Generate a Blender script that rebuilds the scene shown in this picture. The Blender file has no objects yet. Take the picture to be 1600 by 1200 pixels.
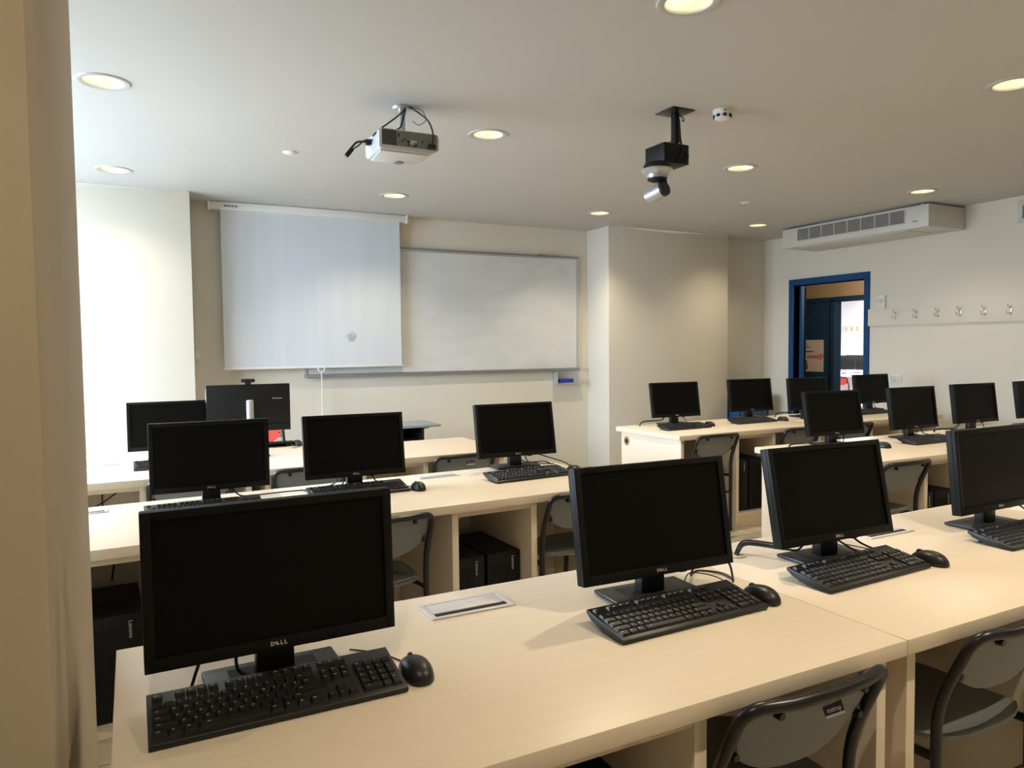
import bpy, bmesh, math, random
from mathutils import Matrix, Vector, Euler
random.seed(4)
S = bpy.context.scene
COL = S.collection
R = math.radians
PI = math.pi

# ------------------------------------------------------------------ camera
def setup_camera():
    cam = bpy.data.cameras.new('camera'); o = bpy.data.objects.new('camera', cam); COL.objects.link(o)
    yaw, pitch, roll = R(-27.373), R(-2.796), R(0.61)
    m = (Matrix.Rotation(yaw, 3, 'Z') @ Matrix.Rotation(pitch, 3, 'X')
         @ Matrix(((1, 0, 0), (0, 0, 1), (0, -1, 0))) @ Matrix.Rotation(roll, 3, 'Z'))
    right, down, fwd = m.col[0], m.col[1], m.col[2]
    b = Matrix((right, -down, -fwd)).transposed()
    o.matrix_world = Matrix.Translation((0, 0, 1.40)) @ b.to_4x4()
    cam.sensor_width = 36; cam.lens = 36 * 1148 / 1600
    cam.clip_start = 0.02; cam.clip_end = 100
    S.camera = o
setup_camera()

# ------------------------------------------------------------------ world, daylight, exposure
W = bpy.data.worlds.new('sky'); S.world = W; W.use_nodes = True
bg = W.node_tree.nodes['Background']
bg.inputs['Strength'].default_value = 14.5
def sky_and_ground():
    nt = W.node_tree; tc = nt.nodes.new('ShaderNodeTexCoord'); sp = nt.nodes.new('ShaderNodeSeparateXYZ'); r = nt.nodes.new('ShaderNodeValToRGB')
    mr = nt.nodes.new('ShaderNodeMapRange'); mr.inputs['From Min'].default_value = -1.0
    nt.links.new(tc.outputs['Generated'], sp.inputs['Vector']); nt.links.new(sp.outputs['Z'], mr.inputs['Value']); nt.links.new(mr.outputs['Result'], r.inputs['Fac'])
    e = r.color_ramp.elements; e[0].position = 0.47; e[0].color = (0.34, 0.42, 0.53, 1); e[1].position = 0.53; e[1].color = (0.68, 0.82, 1.0, 1)
    nt.links.new(r.outputs['Color'], bg.inputs['Color'])
sky_and_ground()
S.view_settings.view_transform = 'Standard'
S.view_settings.look = 'None'
S.view_settings.gamma = 1.0
S.view_settings.use_curve_mapping = False
S.view_settings.exposure = 0.90
LAMP_W = 36.0            # watts of each ceiling downlight
LAMP_COL = (1.0, 0.825, 0.60)

XL, XR, YB, YF, H = -2.2, 7.33, -3.2, 7.26, 2.75    # room shell
WIN = (3.60, 6.75, 0.90, 2.66)                        # window opening in the left wall: y0, y1, z0, z1

def portal(name, loc, rot, sx, sy):
    l = bpy.data.lights.new(name, 'AREA'); l.shape = 'RECTANGLE'; l.size = sx; l.size_y = sy
    l.cycles.is_portal = True
    o = bpy.data.objects.new(name, l); o.location = loc; o.rotation_euler = rot; COL.objects.link(o)
portal('window_portal', (XL - 0.16, (WIN[0]+WIN[1])/2, (WIN[2]+WIN[3])/2), (0, -PI/2, 0), WIN[3]-WIN[2], WIN[1]-WIN[0])

# ------------------------------------------------------------------ materials
def mat(name, col, rough=0.5, metal=0.0, noise=0.0, nscale=8.0, bump=0.0, bscale=200.0, emit=0.0, spec=0.5, stretch=None, col2=None):
    m = bpy.data.materials.new(name); m.use_nodes = True
    nt = m.node_tree; b = nt.nodes['Principled BSDF']
    b.inputs['Base Color'].default_value = (*col, 1)
    b.inputs['Roughness'].default_value = rough
    b.inputs['Metallic'].default_value = metal
    b.inputs['Specular IOR Level'].default_value = spec
    if emit:
        b.inputs['Emission Color'].default_value = (*col, 1); b.inputs['Emission Strength'].default_value = emit
    tc = nt.nodes.new('ShaderNodeTexCoord'); src = tc.outputs['Object']
    if stretch:
        mp = nt.nodes.new('ShaderNodeMapping'); mp.inputs['Scale'].default_value = stretch
        nt.links.new(src, mp.inputs['Vector']); src = mp.outputs['Vector']
    n = nt.nodes.new('ShaderNodeTexNoise'); n.inputs['Scale'].default_value = nscale; n.inputs['Detail'].default_value = 5
    nt.links.new(src, n.inputs['Vector'])
    r = nt.nodes.new('ShaderNodeValToRGB')
    c2 = col2 if col2 else tuple(c*(1-noise) for c in col)
    r.color_ramp.elements[0].position = 0.35; r.color_ramp.elements[1].position = 0.68
    r.color_ramp.elements[0].color = (*c2, 1); r.color_ramp.elements[1].color = (*col, 1)
    nt.links.new(n.outputs['Fac'], r.inputs['Fac']); nt.links.new(r.outputs['Color'], b.inputs['Base Color'])
    if bump:
        n2 = nt.nodes.new('ShaderNodeTexNoise'); n2.inputs['Scale'].default_value = bscale
        nt.links.new(tc.outputs['Object'], n2.inputs['Vector'])
        bp = nt.nodes.new('ShaderNodeBump'); bp.inputs['Strength'].default_value = bump; bp.inputs['Distance'].default_value = 0.002
        nt.links.new(n2.outputs['Fac'], bp.inputs['Height']); nt.links.new(bp.outputs['Normal'], b.inputs['Normal'])
    return m

M = {}
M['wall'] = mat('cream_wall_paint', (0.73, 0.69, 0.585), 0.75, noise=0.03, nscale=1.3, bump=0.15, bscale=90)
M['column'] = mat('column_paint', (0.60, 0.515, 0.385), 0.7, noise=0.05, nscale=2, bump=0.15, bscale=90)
M['ceiling'] = mat('ceiling_paint', (0.545, 0.545, 0.52), 0.8, noise=0.02, nscale=1)
M['brown_wall'] = mat('corridor_paint', (0.36, 0.24, 0.14), 0.7, noise=0.05, nscale=2)
M['white_wall'] = mat('white_paint', (0.85, 0.83, 0.86), 0.7, noise=0.02, nscale=2)
M['laminate'] = mat('beige_laminate', (0.80, 0.70, 0.555), 0.36, noise=0.035, nscale=5, stretch=(1, 14, 14), spec=0.4)
M['laminate_edge'] = mat('beige_edge_band', (0.74, 0.63, 0.48), 0.45, noise=0.06, nscale=6, stretch=(2, 20, 20))
M['hole_wood'] = mat('raw_chipboard', (0.42, 0.28, 0.12), 0.8, noise=0.3, nscale=60)
M['black'] = mat('black_plastic', (0.013, 0.013, 0.013), 0.42, noise=0.2, nscale=40, spec=0.4)
M['black_key'] = mat('black_key_plastic', (0.014, 0.014, 0.014), 0.38, noise=0.2, nscale=60, spec=0.45)
M['bezel'] = mat('monitor_bezel_plastic', (0.006, 0.006, 0.0055), 0.5, noise=0.2, nscale=40, spec=0.2)
M['screen'] = mat('monitor_screen_off', (0.003, 0.003, 0.0027), 0.45, noise=0.1, nscale=3, spec=0.12)
M['tower'] = mat('tower_case_plastic', (0.008, 0.009, 0.010), 0.5, noise=0.2, nscale=30, spec=0.3)
M['legend'] = mat('white_key_legend', (0.55, 0.55, 0.55), 0.6)
M['logo'] = mat('silver_logo', (0.62, 0.60, 0.57), 0.4)
M['cable'] = mat('black_cable_sheath', (0.012, 0.011, 0.011), 0.5, noise=0.2, nscale=60)
M['chair_tube'] = mat('black_painted_tube', (0.010, 0.010, 0.011), 0.3, noise=0.2, nscale=50, spec=0.5)
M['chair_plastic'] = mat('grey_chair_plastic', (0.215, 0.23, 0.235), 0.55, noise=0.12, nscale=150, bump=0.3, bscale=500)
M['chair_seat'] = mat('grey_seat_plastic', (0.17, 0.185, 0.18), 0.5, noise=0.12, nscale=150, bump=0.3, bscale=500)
M['red_plastic'] = mat('red_chair_plastic', (0.62, 0.055, 0.04), 0.5, noise=0.1, nscale=20)
M['alu'] = mat('brushed_aluminium', (0.62, 0.62, 0.64), 0.38, metal=0.75, noise=0.08, nscale=30, stretch=(1, 30, 30))
M['alu_light'] = mat('satin_aluminium_lid', (0.72, 0.71, 0.73), 0.45, metal=0.35, noise=0.05, nscale=30, stretch=(1, 30, 30))
M['steel_dark'] = mat('grey_board_frame', (0.33, 0.34, 0.33), 0.4, metal=0.6, noise=0.1, nscale=20)
M['chrome'] = mat('chrome', (0.75, 0.74, 0.70), 0.18, metal=1.0)
M['dark_slot'] = mat('dark_brush_slot', (0.010, 0.010, 0.010), 0.8, noise=0.3, nscale=200)
M['white_plastic'] = mat('white_plastic', (0.80, 0.79, 0.75), 0.45, noise=0.03, nscale=10)
M['off_white'] = mat('fancoil_enamel', (0.62, 0.62, 0.57), 0.4, noise=0.04, nscale=4)
M['proj_white'] = mat('projector_casing', (0.60, 0.61, 0.61), 0.5, noise=0.04, nscale=10)
M['proj_grey'] = mat('projector_rear_panel', (0.20, 0.21, 0.20), 0.55, noise=0.1, nscale=20)
M['blue'] = mat('blue_door_paint', (0.012, 0.070, 0.185), 0.7, noise=0.12, nscale=6, spec=0.2)
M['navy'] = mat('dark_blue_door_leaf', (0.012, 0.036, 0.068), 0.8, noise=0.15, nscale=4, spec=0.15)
M['slate'] = mat('slate_blue_panel', (0.06, 0.10, 0.16), 0.5, noise=0.15, nscale=5)
M['teal'] = mat('grey_teal_top', (0.33, 0.40, 0.41), 0.4, noise=0.06, nscale=10)
M['paper'] = mat('poster_paper', (0.62, 0.53, 0.46), 0.7, noise=0.04, nscale=5)
M['red_ink'] = mat('red_ink', (0.45, 0.02, 0.03), 0.7)
M['black_ink'] = mat('black_ink', (0.02, 0.02, 0.02), 0.7)
M['brown_ink'] = mat('brown_photo_print', (0.22, 0.10, 0.05), 0.7, noise=0.4, nscale=40)
M['blue_ink'] = mat('dark_blue_ink', (0.03, 0.05, 0.10), 0.6)
M['green_led'] = mat('green_label', (0.02, 0.30, 0.13), 0.5)
M['eraser'] = mat('blue_felt', (0.015, 0.045, 0.42), 0.8, noise=0.2, nscale=80)
M['silver'] = mat('silver_plastic', (0.55, 0.56, 0.57), 0.3, metal=0.6, noise=0.04, nscale=10)
M['label'] = mat('white_sticker', (0.70, 0.70, 0.70), 0.6)
M['lamp'] = mat('lit_lamp', (1.0, 0.93, 0.70), 0.5, emit=4.5)
M['trim'] = mat('grey_white_trim', (0.50, 0.50, 0.47), 0.55, noise=0.03, nscale=20)
M['reflector'] = mat('gold_white_reflector', (0.85, 0.80, 0.62), 0.25, metal=0.3, noise=0.2, nscale=40)
M['floor'] = None

def whiteboard_material():
    m = bpy.data.materials.new('smudged_whiteboard'); m.use_nodes = True; nt = m.node_tree; b = nt.nodes['Principled BSDF']
    tc = nt.nodes.new('ShaderNodeTexCoord'); mp = nt.nodes.new('ShaderNodeMapping'); mp.inputs['Scale'].default_value = (1.2, 1, 3.2)
    mp.inputs['Rotation'].default_value = (0, R(12), 0)
    n = nt.nodes.new('ShaderNodeTexNoise'); n.inputs['Scale'].default_value = 1.7; n.inputs['Detail'].default_value = 6; n.inputs['Distortion'].default_value = 1.2
    r = nt.nodes.new('ShaderNodeValToRGB')
    r.color_ramp.elements[0].position = 0.3; r.color_ramp.elements[0].color = (0.66, 0.68, 0.67, 1)
    r.color_ramp.elements[1].position = 0.7; r.color_ramp.elements[1].color = (0.72, 0.74, 0.735, 1)
    nt.links.new(tc.outputs['Object'], mp.inputs['Vector']); nt.links.new(mp.outputs['Vector'], n.inputs['Vector'])
    nt.links.new(n.outputs['Fac'], r.inputs['Fac']); nt.links.new(r.outputs['Color'], b.inputs['Base Color'])
    b.inputs['Roughness'].default_value = 0.32
    return m
M['whiteboard'] = whiteboard_material()

def screen_material():
    m = bpy.data.materials.new('projection_screen_cloth'); m.use_nodes = True; nt = m.node_tree; b = nt.nodes['Principled BSDF']
    tc = nt.nodes.new('ShaderNodeTexCoord')
    mp = nt.nodes.new('ShaderNodeMapping'); mp.inputs['Scale'].default_value = (9, 1, 0.6)
    n = nt.nodes.new('ShaderNodeTexNoise'); n.inputs['Scale'].default_value = 1.0; n.inputs['Detail'].default_value = 3
    nt.links.new(tc.outputs['Object'], mp.inputs['Vector']); nt.links.new(mp.outputs['Vector'], n.inputs['Vector'])
    r = nt.nodes.new('ShaderNodeValToRGB')
    r.color_ramp.elements[0].position = 0.3; r.color_ramp.elements[0].color = (0.61, 0.655, 0.70, 1)
    r.color_ramp.elements[1].position = 0.7; r.color_ramp.elements[1].color = (0.66, 0.70, 0.74, 1)
    nt.links.new(n.outputs['Fac'], r.inputs['Fac'])
    # a grey smudge on the cloth
    d = nt.nodes.new('ShaderNodeVectorMath'); d.operation = 'DISTANCE'; d.inputs[1].default_value = (1.93, 7.16, 1.53)
    nt.links.new(tc.outputs['Object'], d.inputs[0])
    nz = nt.nodes.new('ShaderNodeTexNoise'); nz.inputs['Scale'].default_value = 28
    nt.links.new(tc.outputs['Object'], nz.inputs['Vector'])
    ad = nt.nodes.new('ShaderNodeMath'); ad.operation = 'MULTIPLY_ADD'; ad.inputs[1].default_value = 0.12; ad.inputs[2].default_value = -0.06
    nt.links.new(nz.outputs['Fac'], ad.inputs[0])
    sm = nt.nodes.new('ShaderNodeMath'); sm.operation = 'ADD'
    nt.links.new(d.outputs['Value'], sm.inputs[0]); nt.links.new(ad.outputs['Value'], sm.inputs[1])
    mr = nt.nodes.new('ShaderNodeMapRange'); mr.inputs['From Min'].default_value = 0.012; mr.inputs['From Max'].default_value = 0.06
    mr.inputs['To Min'].default_value = 0.55; mr.inputs['To Max'].default_value = 1.0
    nt.links.new(sm.outputs['Value'], mr.inputs['Value'])
    mx = nt.nodes.new('ShaderNodeVectorMath'); mx.operation = 'SCALE'
    nt.links.new(r.outputs['Color'], mx.inputs[0]); nt.links.new(mr.outputs['Result'], mx.inputs['Scale'])
    nt.links.new(mx.outputs['Vector'], b.inputs['Base Color'])
    b.inputs['Roughness'].default_value = 0.7
    return m
M['screen_cloth'] = screen_material()

def floor_material():
    m = bpy.data.materials.new('stone_floor_tiles'); m.use_nodes = True; nt = m.node_tree; b = nt.nodes['Principled BSDF']
    tc = nt.nodes.new('ShaderNodeTexCoord')
    br = nt.nodes.new('ShaderNodeTexBrick'); br.inputs['Scale'].default_value = 1.0
    br.offset = 0.0; br.inputs['Brick Width'].default_value = 0.4; br.inputs['Row Height'].default_value = 0.4; br.inputs['Mortar Size'].default_value = 0.004
    br.inputs['Color1'].default_value = (0.50, 0.445, 0.35, 1); br.inputs['Color2'].default_value = (0.46, 0.405, 0.32, 1); br.inputs['Mortar'].default_value = (0.24, 0.21, 0.17, 1)
    nt.links.new(tc.outputs['Object'], br.inputs['Vector'])
    n = nt.nodes.new('ShaderNodeTexNoise'); n.inputs['Scale'].default_value = 5; n.inputs['Detail'].default_value = 7; n.inputs['Distortion'].default_value = 1.5
    nt.links.new(tc.outputs['Object'], n.inputs['Vector'])
    mx = nt.nodes.new('ShaderNodeMixRGB'); mx.blend_type = 'OVERLAY'; mx.inputs['Fac'].default_value = 0.45
    nt.links.new(br.outputs['Color'], mx.inputs['Color1']); nt.links.new(n.outputs['Fac'], mx.inputs['Color2'])
    nt.links.new(mx.outputs['Color'], b.inputs['Base Color'])
    b.inputs['Roughness'].default_value = 0.22
    return m
M['floor'] = floor_material()

# ------------------------------------------------------------------ mesh helpers
class MB:
    def __init__(s): s.bm = bmesh.new()
    def _mi(s, n0, mi):
        s.bm.faces.ensure_lookup_table()
        for f in s.bm.faces[n0:]: f.material_index = mi
    def box(s, x0, x1, y0, y1, z0, z1, bev=0.0, mi=0, mtx=None, seg=2):
        t = bmesh.new()
        vs = [t.verts.new((x, y, z)) for x in (x0, x1) for y in (y0, y1) for z in (z0, z1)]
        for f in ((0, 1, 3, 2), (4, 6, 7, 5), (0, 4, 5, 1), (2, 3, 7, 6), (0, 2, 6, 4), (1, 5, 7, 3)): t.faces.new([vs[i] for i in f])
        if bev: bmesh.ops.bevel(t, geom=t.edges[:], offset=bev, segments=seg, profile=0.5, affect='EDGES')
        s.merge(t, mi, mtx); return s
    def merge(s, t, mi=0, mtx=None):
        if mtx is not None: t.transform(mtx)
        for f in t.faces: f.material_index = mi
        me = bpy.data.meshes.new('tmp'); t.to_mesh(me); t.free()
        n0 = len(s.bm.faces); s.bm.from_mesh(me); bpy.data.meshes.remove(me); s._mi(n0, mi)
    def tube(s, pts, r, seg=8, mi=0, closed=False, caps=True):
        pts = [Vector(p) for p in pts]; n = len(pts); n0 = len(s.bm.faces)
        rings = []; up = None
        for i, p in enumerate(pts):
            a = pts[i-1] if (i > 0 or closed) else p; b = pts[(i+1) % n] if (i < n-1 or closed) else p
            d = (b - a).normalized()
            if up is None:
                up = Vector((0, 0, 1)) if abs(d.z) < 0.9 else Vector((1, 0, 0))
            u = (up - d * up.dot(d))
            if u.length < 1e-5: u = d.orthogonal()
            u.normalize(); v = d.cross(u); up = u
            rr = r[i] if isinstance(r, (list, tuple)) else r
            rings.append([s.bm.verts.new(p + (u*math.cos(2*PI*k/seg) + v*math.sin(2*PI*k/seg))*rr) for k in range(seg)])
        m = n if closed else n-1
        for i in range(m):
            A, B = rings[i], rings[(i+1) % n]
            for k in range(seg): s.bm.faces.new((A[k], A[(k+1) % seg], B[(k+1) % seg], B[k]))
        if caps and not closed:
            s.bm.faces.new(rings[0][::-1]); s.bm.faces.new(rings[-1])
        s._mi(n0, mi); return s
    def lathe(s, prof, seg=32, mi=0, mtx=None, cap=True):
        t = bmesh.new(); rings = []
        for r, z in prof:
            if r < 1e-6: rings.append([t.verts.new((0, 0, z))])
            else: rings.append([t.verts.new((r*math.cos(2*PI*k/seg), r*math.sin(2*PI*k/seg), z)) for k in range(seg)])
        for A, B in zip(rings, rings[1:]):
            for k in range(seg):
                a, b = k, (k+1) % seg
                if len(A) == 1 and len(B) == 1: continue
                if len(A) == 1: t.faces.new((A[0], B[b], B[a]))
                elif len(B) == 1: t.faces.new((A[a], A[b], B[0]))
                else: t.faces.new((A[a], A[b], B[b], B[a]))
        bmesh.ops.recalc_face_normals(t, faces=t.faces[:])
        s.merge(t, mi, mtx); return s
    def prism(s, poly, axis, a0, a1, mi=0, bev=0.0, mtx=None):
        # poly: 2D points; axis 'x' -> (y,z) extruded along x; 'y' -> (x,z); 'z' -> (x,y)
        t = bmesh.new()
        def P(p, a): return {'x': (a, p[0], p[1]), 'y': (p[0], a, p[1]), 'z': (p[0], p[1], a)}[axis]
        A = [t.verts.new(P(p, a0)) for p in poly]; B = [t.verts.new(P(p, a1)) for p in poly]; n = len(poly)
        t.faces.new(A); t.faces.new(B[::-1])
        for i in range(n): t.faces.new((A[i], B[i], B[(i+1) % n], A[(i+1) % n]))
        bmesh.ops.recalc_face_normals(t, faces=t.faces[:])
        if bev: bmesh.ops.bevel(t, geom=t.edges[:], offset=bev, segments=2, profile=0.5, affect='EDGES')
        s.merge(t, mi, mtx); return s
    def text(s, string, size, mtx, mi=0, extrude=0.0004, shear=0.0, bold=0.0):
        me = text_mesh(string, size, extrude, shear, bold)
        t = bmesh.new(); t.from_mesh(me); s.merge(t, mi, mtx); return s
    def mesh(s, name, smooth=40):
        me = bpy.data.meshes.new(name); s.bm.to_mesh(me); s.bm.free()
        for p in me.polygons: p.use_smooth = True
        me.set_sharp_from_angle(angle=R(smooth))
        return me
    def build(s, name, mats, parent=None, smooth=40):
        return obj(name, s.mesh(name, smooth), mats, parent)

_txt = {}
def text_mesh(string, size, extrude, shear, bold):
    k = (string, size, extrude, shear, bold)
    if k in _txt: return _txt[k]
    c = bpy.data.curves.new('lettering', 'FONT'); c.body = string; c.size = size; c.extrude = extrude; c.shear = shear; c.offset = bold
    c.align_x = 'CENTER'; c.align_y = 'CENTER'; c.resolution_u = 2
    o = bpy.data.objects.new('lettering', c); COL.objects.link(o)
    dg = bpy.context.evaluated_depsgraph_get(); me = bpy.data.meshes.new_from_object(o.evaluated_get(dg))
    bpy.data.objects.remove(o); bpy.data.curves.remove(c)
    _txt[k] = me; return me

def obj(name, me, mats, parent=None, loc=None, rot=None):
    o = bpy.data.objects.new(name, me); COL.objects.link(o)
    if mats is not None and len(me.materials) == 0:
        for m in (mats if isinstance(mats, (list, tuple)) else [mats]): me.materials.append(M[m] if isinstance(m, str) else m)
    if parent: o.parent = parent
    if loc: o.location = loc
    if rot: o.rotation_euler = rot
    return o
def tag(o, label, cat, group=None):
    o['label'] = label; o['category'] = cat
    if group: o['group'] = group
    return o
def thing(name, label, cat, loc=(0, 0, 0), rz=0.0, group=None):
    o = bpy.data.objects.new(name, None); COL.objects.link(o); o.empty_display_size = 0.1
    o.location = loc; o.rotation_euler = (0, 0, rz)
    return tag(o, label, cat, group)
def struct(name, mb, mats, smooth=30):
    o = mb.build(name, mats, None, smooth); o['kind'] = 'structure'; return o
def dup(root, loc, rz, label, group=None):
    r = root.copy(); COL.objects.link(r); r.location = loc; r.rotation_euler = (0, 0, rz); r['label'] = label
    if group: r['group'] = group
    def rec(src, dst):
        for ch in [c for c in bpy.data.objects if c.parent == src]:
            c = ch.copy(); COL.objects.link(c); c.parent = dst; rec(ch, c)
    rec(root, r)
    return r
def smooth_path(pts, n=6):
    pts = [Vector(p) for p in pts]; out = []
    for i in range(len(pts)-1):
        p0 = pts[max(i-1, 0)]; p1 = pts[i]; p2 = pts[i+1]; p3 = pts[min(i+2, len(pts)-1)]
        for k in range(n):
            t = k/n
            out.append(0.5*((2*p1)+(-p0+p2)*t+(2*p0-5*p1+4*p2-p3)*t*t+(-p0+3*p1-3*p2+p3)*t**3))
    out.append(pts[-1]); return out
def fillet(pts, rad, n=6):
    pts = [Vector(p) for p in pts]; out = [pts[0]]
    for i in range(1, len(pts)-1):
        p = pts[i]; a = (pts[i-1]-p); b = (pts[i+1]-p)
        r = min(rad, a.length*0.45, b.length*0.45); a = p + a.normalized()*r; b = p + b.normalized()*r
        for k in range(n+1):
            t = k/n; out.append(a*(1-t)**2 + p*2*t*(1-t) + b*t*t)
    out.append(pts[-1]); return out

# ------------------------------------------------------------------ setting: room shell
LIGHTS = [(-0.08, 4.25), (2.05, 4.25), (4.16, 4.22), (6.28, 4.17),
          (-0.07, 6.24), (2.10, 6.27), (4.24, 6.23), (6.30, 6.12),
          (1.99, 2.30), (4.14, 2.26), (6.28, 2.25),
          (-0.08, 0.35), (2.0, 0.35), (4.14, 0.35), (6.28, 0.35),
          (-0.08, -1.6), (2.0, -1.6), (4.14, -1.6), (6.28, -1.6)]
def build_ceiling():
    mb = MB(); bm = mb.bm
    xs = [XL-0.1, -1.1, 0.98, 3.10, 5.22, XR+0.1]; ys = [YB-0.1, -0.62, 1.32, 3.27, 5.22, YF+0.1]
    for i in range(len(xs)-1):
        for j in range(len(ys)-1):
            x0, x1, y0, y1 = xs[i], xs[i+1], ys[j], ys[j+1]
            c = [bm.verts.new(p) for p in ((x0, y0, H), (x1, y0, H), (x1, y1, H), (x0, y1, H))]
            L = [l for l in LIGHTS if x0 < l[0] < x1 and y0 < l[1] < y1]
            if not L: bm.faces.new(c[::-1]); continue
            lx, ly = L[0]
            ov = [bm.verts.new((lx+0.108*math.cos(R(a)), ly+0.108*math.sin(R(a)), H)) for a in (247.5, 292.5, 337.5, 22.5, 67.5, 112.5, 157.5, 202.5)]
            for k in range(4):
                a, b = c[k], c[(k+1) % 4]; p, q = ov[2*k], ov[2*k+1]
                bm.faces.new((p, q, b, a)); bm.faces.new((q, ov[(2*k+2) % 8], b))
    bmesh.ops.remove_doubles(bm, verts=bm.verts[:], dist=1e-4)
    struct('ceiling', mb, 'ceiling')
build_ceiling()
struct('floor', MB().box(XL-0.2, 16.2, YB-0.2, 15, -0.1, 0), 'floor')
struct('wall_front', MB().box(XL-0.2, 6.6, YF, YF+0.2, 0, H), 'wall')
struct('wall_recess', MB().box(6.53, XR+0.1, 7.01, YF+0.2, 0, H), 'wall')
struct('wall_back', MB().box(XL-0.2, XR+0.2, YB-0.2, YB, 0, H), 'wall')
w = MB()
y0, y1, z0, z1 = WIN
w.box(XL-0.2, XL, YB-0.2, y0, 0, H); w.box(XL-0.2, XL, y1, YF+0.2, 0, H); w.box(XL-0.2, XL, y0, y1, 0, z0); w.box(XL-0.2, XL, y0, y1, z1, H)
struct('wall_left', w, 'wall')
f = MB()
for yy in (y0, y0+(y1-y0)/3, y0+2*(y1-y0)/3, y1-0.05): f.box(XL-0.12, XL-0.07, yy, yy+0.05, z0, z1)
for zz in (z0, z1-0.05): f.box(XL-0.12, XL-0.07, y0, y1, zz, zz+0.05)
struct('window_1', f, 'white_plastic')
DY0, DY1, DZ = 5.525, 6.52, 2.135          # door opening in the right wall
w = MB()
w.box(XR, XR+0.15, YB-0.2, DY0, 0, H); w.box(XR, XR+0.15, DY1, YF+0.2, 0, H); w.box(XR, XR+0.15, DY0, DY1, DZ, H)
struct('wall_right', w, 'wall')
struct('wall_pier_left', MB().box(XL, 0.481, 6.805, YF, 0, H, bev=0.004), 'wall')
struct('wall_pier_right', MB().box(4.76, 6.53, 6.822, YF, 0, H, bev=0.004), 'wall')
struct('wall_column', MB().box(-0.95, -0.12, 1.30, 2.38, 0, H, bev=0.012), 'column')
b = MB()
b.box(-0.95, -0.117, 1.286, 1.30, 0, 0.08); b.box(-0.12, -0.108, 1.286, 2.39, 0, 0.08)
struct('baseboard_column', b, 'laminate_edge')
# door frame in the right wall
d = MB()
d.box(XR-0.02, XR+0.17, DY0-0.065, DY0, 0, DZ+0.075, bev=0.003); d.box(XR-0.02, XR+0.17, DY1, DY1+0.065, 0, DZ+0.075, bev=0.003)
d.box(XR-0.02, XR+0.17, DY0, DY1, DZ, DZ+0.075, bev=0.003)
d.box(XR+0.10, XR+0.15, DY1-0.03, DY1, 0, DZ); d.box(XR+0.10, XR+0.15, DY0, DY0+0.02, 0, DZ)
struct('door_1', d, 'blue')
# the corridor and the room across it
CX = 9.2
c = MB(); c.box(CX, CX+0.12, 3.5, 6.35, 0, 2.6); c.box(CX, CX+0.12, 8.25, 11.5, 0, 2.6); c.box(CX, CX+0.12, 6.35, 8.25, 2.10, 2.6)
struct('wall_corridor', c, 'brown_wall')
c = MB(); c.box(XR+0.15, CX+0.12, 3.4, 3.5, 0, 2.6); c.box(XR+0.15, CX+0.12, 11.5, 11.6, 0, 2.6); c.box(XR+0.15, XR+0.25, YF, 11.6, 0, 2.6)
struct('wall_corridor_end', c, 'brown_wall')
struct('ceiling_corridor', MB().box(XR+0.15, CX+0.12, 3.4, 11.6, 2.36, 2.5), 'ceiling')
d = MB()
d.box(CX-0.02, CX+0.14, 7.43, 7.50, 0, 2.06, bev=0.003); d.box(CX-0.02, CX+0.14, 6.35, 6.42, 0, 2.06, bev=0.003); d.box(CX-0.02, CX+0.14, 8.18, 8.25, 0, 2.06, bev=0.003)
d.box(CX-0.02, CX+0.14, 6.35, 8.25, 2.03, 2.10, bev=0.003)
struct('door_2', d, 'navy')
dl = MB().box(0, 0.90, -0.02, 0.02, 0.005, DZ-0.01, bev=0.003, mtx=Matrix.Translation((XR+0.18, DY1-0.005, 0)) @ Matrix.Rotation(R(41.4), 4, 'Z')); struct('door_4', dl, 'navy')
lf = MB(); lf.box(CX+0.0, CX+0.045, 7.50, 8.18, 0.005, 2.03, bev=0.003)
struct('door_3', lf, 'navy')
c = MB(); c.box(16, 16.2, 6, 15, 0, 2.9); c.box(CX+0.12, 16.2, 15, 15.2, 0, 2.9); c.box(CX+0.12, 16.2, 5.3, 5.5, 0, 2.9); c.box(CX+0.12, CX+0.2, 11.5, 15.2, 0, 2.9); c.box(16, 16.2, 5.3, 6, 0, 2.9)
struct('wall_far_room', c, 'white_wall')
struct('ceiling_far_room', MB().box(CX, 16.2, 5.3, 15.2, 2.8, 2.95), 'ceiling')

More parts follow.
